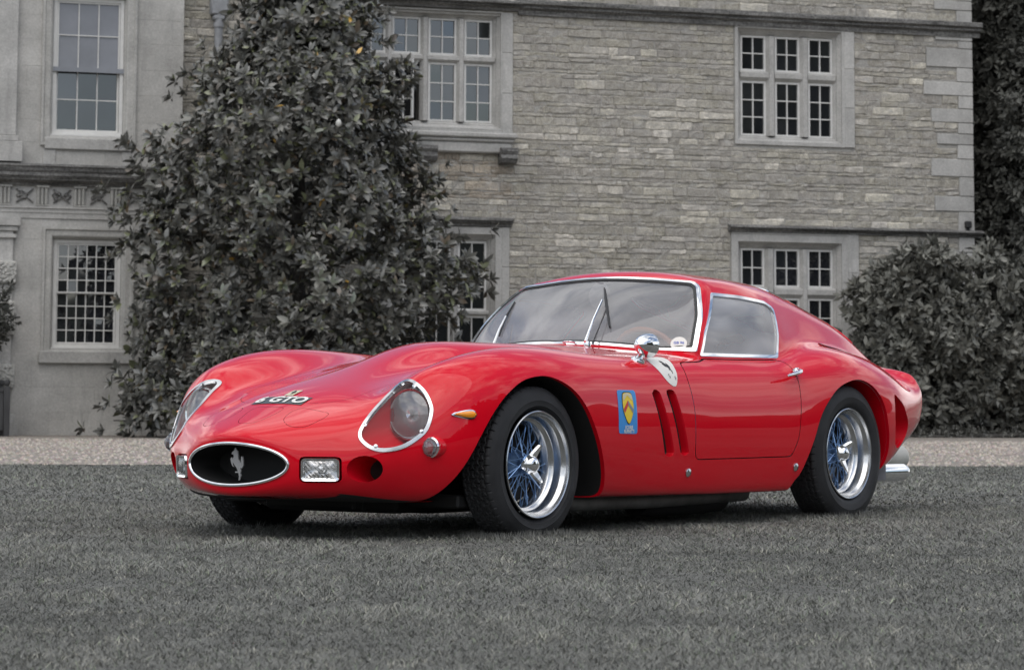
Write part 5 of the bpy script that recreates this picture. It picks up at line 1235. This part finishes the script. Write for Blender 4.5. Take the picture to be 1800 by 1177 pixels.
# --- wheels
def tread(mb, Rr, wd, nseg, ncol):
    a = np.linspace(0, 2*np.pi, nseg, endpoint=False); b = np.linspace(-.5, .5, ncol)*wd; A, B_ = np.meshgrid(a, b, indexing='ij'); s = A*Rr
    per = 2*np.pi*Rr/round(2*np.pi*Rr/.034); zig = .0045*(2*np.abs((s/per) % 1-.5)*2-1); dep_ = np.zeros_like(A)
    ribs = np.linspace(-.5, .5, 7)[1:-1]*wd
    for i, c in enumerate(ribs): dep_ = np.maximum(dep_, np.clip(1.6-np.abs(B_-c-zig*(1 if i % 2 else -1))/.0016, 0, 1))
    ri = np.digitize(B_[0], ribs); ph = (ri % 2)*.5
    for k in (0, .5): dep_ = np.maximum(dep_, np.clip(1.5-np.abs(((s/per+ph[None, :]+k*0) % 1)-.5)*per/.0016, 0, 1))
    edge = np.clip((np.abs(B_)/(wd/2)-.8)/.2, 0, 1); rad = Rr-.006*dep_*(1-edge*.2)-.010*edge**2
    v = np.stack([rad*np.cos(A), B_, rad*np.sin(A)], -1).reshape(-1, 3); j = np.arange(nseg); f = []
    I = np.arange(nseg*ncol).reshape(nseg, ncol); J = np.roll(I, -1, 0)
    f = np.stack([I[:, :-1], I[:, 1:], J[:, 1:], J[:, :-1]], -1).reshape(-1, 4).tolist()
    mb.mesh([tuple(p) for p in v], f, 0, True)
LIP = -.080
def wheel(x, y, z, Rt, near, ang, front):
    W_ = empty('wheel', (x, y, z), 0 if y < 0 else math.pi, CAR); tw = .135 if front else .155
    mb = MB(); hwid = tw/2+.006; h0 = tw/2; rs = Rt-.012
    side = [(Rt-.010, h0), (Rt-.018, h0+.006), (Rt-.034, h0+.0135), (Rt-.052, h0+.0165), (Rt-.054, h0+.0175), (Rt-.057, h0+.0165), (Rt-.075, h0+.0165), (.222, h0+.010), (.214, h0+.004), (.207, h0-.006), (.200, h0-.012)]
    for sg in (-1, 1): mb.lathe([(r_, sg*h_) for r_, h_ in side], (0, 0, 0), (0, 1, 0), (1, 0, 0), 96)
    tread(mb, Rt, tw, 520 if near or front else 120, 44 if near or front else 12)
    mb.build('tyre', m_rub_, W_)
    P_ = [(.207, LIP+.001), (.2065, LIP-.004), (.203, LIP-.0065), (.199, LIP-.004), (.197, LIP+.004), (.1955, LIP+.012), (.187, LIP+.019), (.1845, LIP+.024), (.183, LIP+.052), (.180, LIP+.060), (.170, LIP+.066), (.166, LIP+.070), (.1645, LIP+.082), (.160, LIP+.088), (.157, LIP+.10), (.157, LIP+.13), (.18, LIP+.145), (.187, LIP+.16), (.203, LIP+.163), (.207, LIP+.158)]
    mb = MB(); mb.lathe(P_, (0, 0, 0), (0, 1, 0), (1, 0, 0), 72); mb.build('rim', m_alloy, W_)
    mb = MB(); mb.lathe([(.001, .06), (.145, .06), (.15, .05), (.15, .09)], (0, 0, 0), (0, 1, 0), (1, 0, 0), 40); mb.build('brake_disc', m_blk, W_)
    mb = MB(); mb.lathe([(.052, .05), (.050, .02), (.036, .005), (.034, -.02), (.040, -.030), (.040, -.036), (.030, -.038)], (0, 0, 0), (0, 1, 0), (1, 0, 0), 32); mb.build('hub', m_spoke, W_)
    mb = MB(); o_ = LIP+.022
    mb.lathe([(.036, o_+.022), (.038, o_+.012), (.033, o_+.004), (.030, o_-.006), (.024, o_-.014), (.012, o_-.018), (.001, o_-.019)], (0, 0, 0), (0, 1, 0), (1, 0, 0), 32)
    for k in range(3):
        t = ang+k*2*math.pi/3; cx_, sx_ = math.cos(t), math.sin(t); pv = []
        for rr_, hw_, yy in ((.022, .026, o_+.010), (.045, .020, o_+.004), (.064, .015, o_-.004), (.079, .009, o_-.009), (.084, .002, o_-.010)):
            for u_, dy in ((-1, .006), (-.6, -.002), (.6, -.002), (1, .006)):
                q = (rr_, u_*hw_); pv.append((q[0]*cx_-q[1]*sx_, yy+dy, q[0]*sx_+q[1]*cx_))
        mb.mesh(pv, [(i*4+j, i*4+4+j, i*4+5+j, i*4+1+j) for i in range(4) for j in range(3)]+[(i*4, i*4+3, i*4+7, i*4+4) for i in range(4)]+[(16, 17, 18, 19)], 0, True)
    mb.build('spinner', m_chr, W_)
    if not near: return W_
    kinds = []
    for r0, y0, r1, y1, da, n in ((.040, -.030, .163, LIP+.086, .62, 10), (.040, -.030, .163, LIP+.090, -.62, 10), (.050, .030, .157, LIP+.112, .45, 12), (.050, .030, .157, LIP+.118, -.45, 12), (.038, -.010, .158, LIP+.10, .12, 10)):
        mb = MB(); a = Vector((r0*math.cos(0), y0, r0*math.sin(0))); b = Vector((r1*math.cos(da), y1, r1*math.sin(da))); mb.tube([a, b], .0019, 5); e = (b-a).normalized(); mb.tube([b-e*.020, b+e*.004], .0036, 5); kinds.append((mb, n, r0))
    for q, (mb, n, r0) in enumerate(kinds):
        first = mb.build('spoke', m_spoke, W_)
        for k in range(n):
            o = first if k == 0 else copy_obj(first, W_); o.rotation_euler = (0, 2*math.pi*(k+.37*q)/n, 0)
    return W_
wheel(0, -.675, .315, .300, True, R(62), True)
wheel(2.4, -.678, .325, .310, True, R(38), False)
wheel(0, .675, .315, .300, False, .4, True)
wheel(2.4, .678, .325, .310, False, 1.1, False)
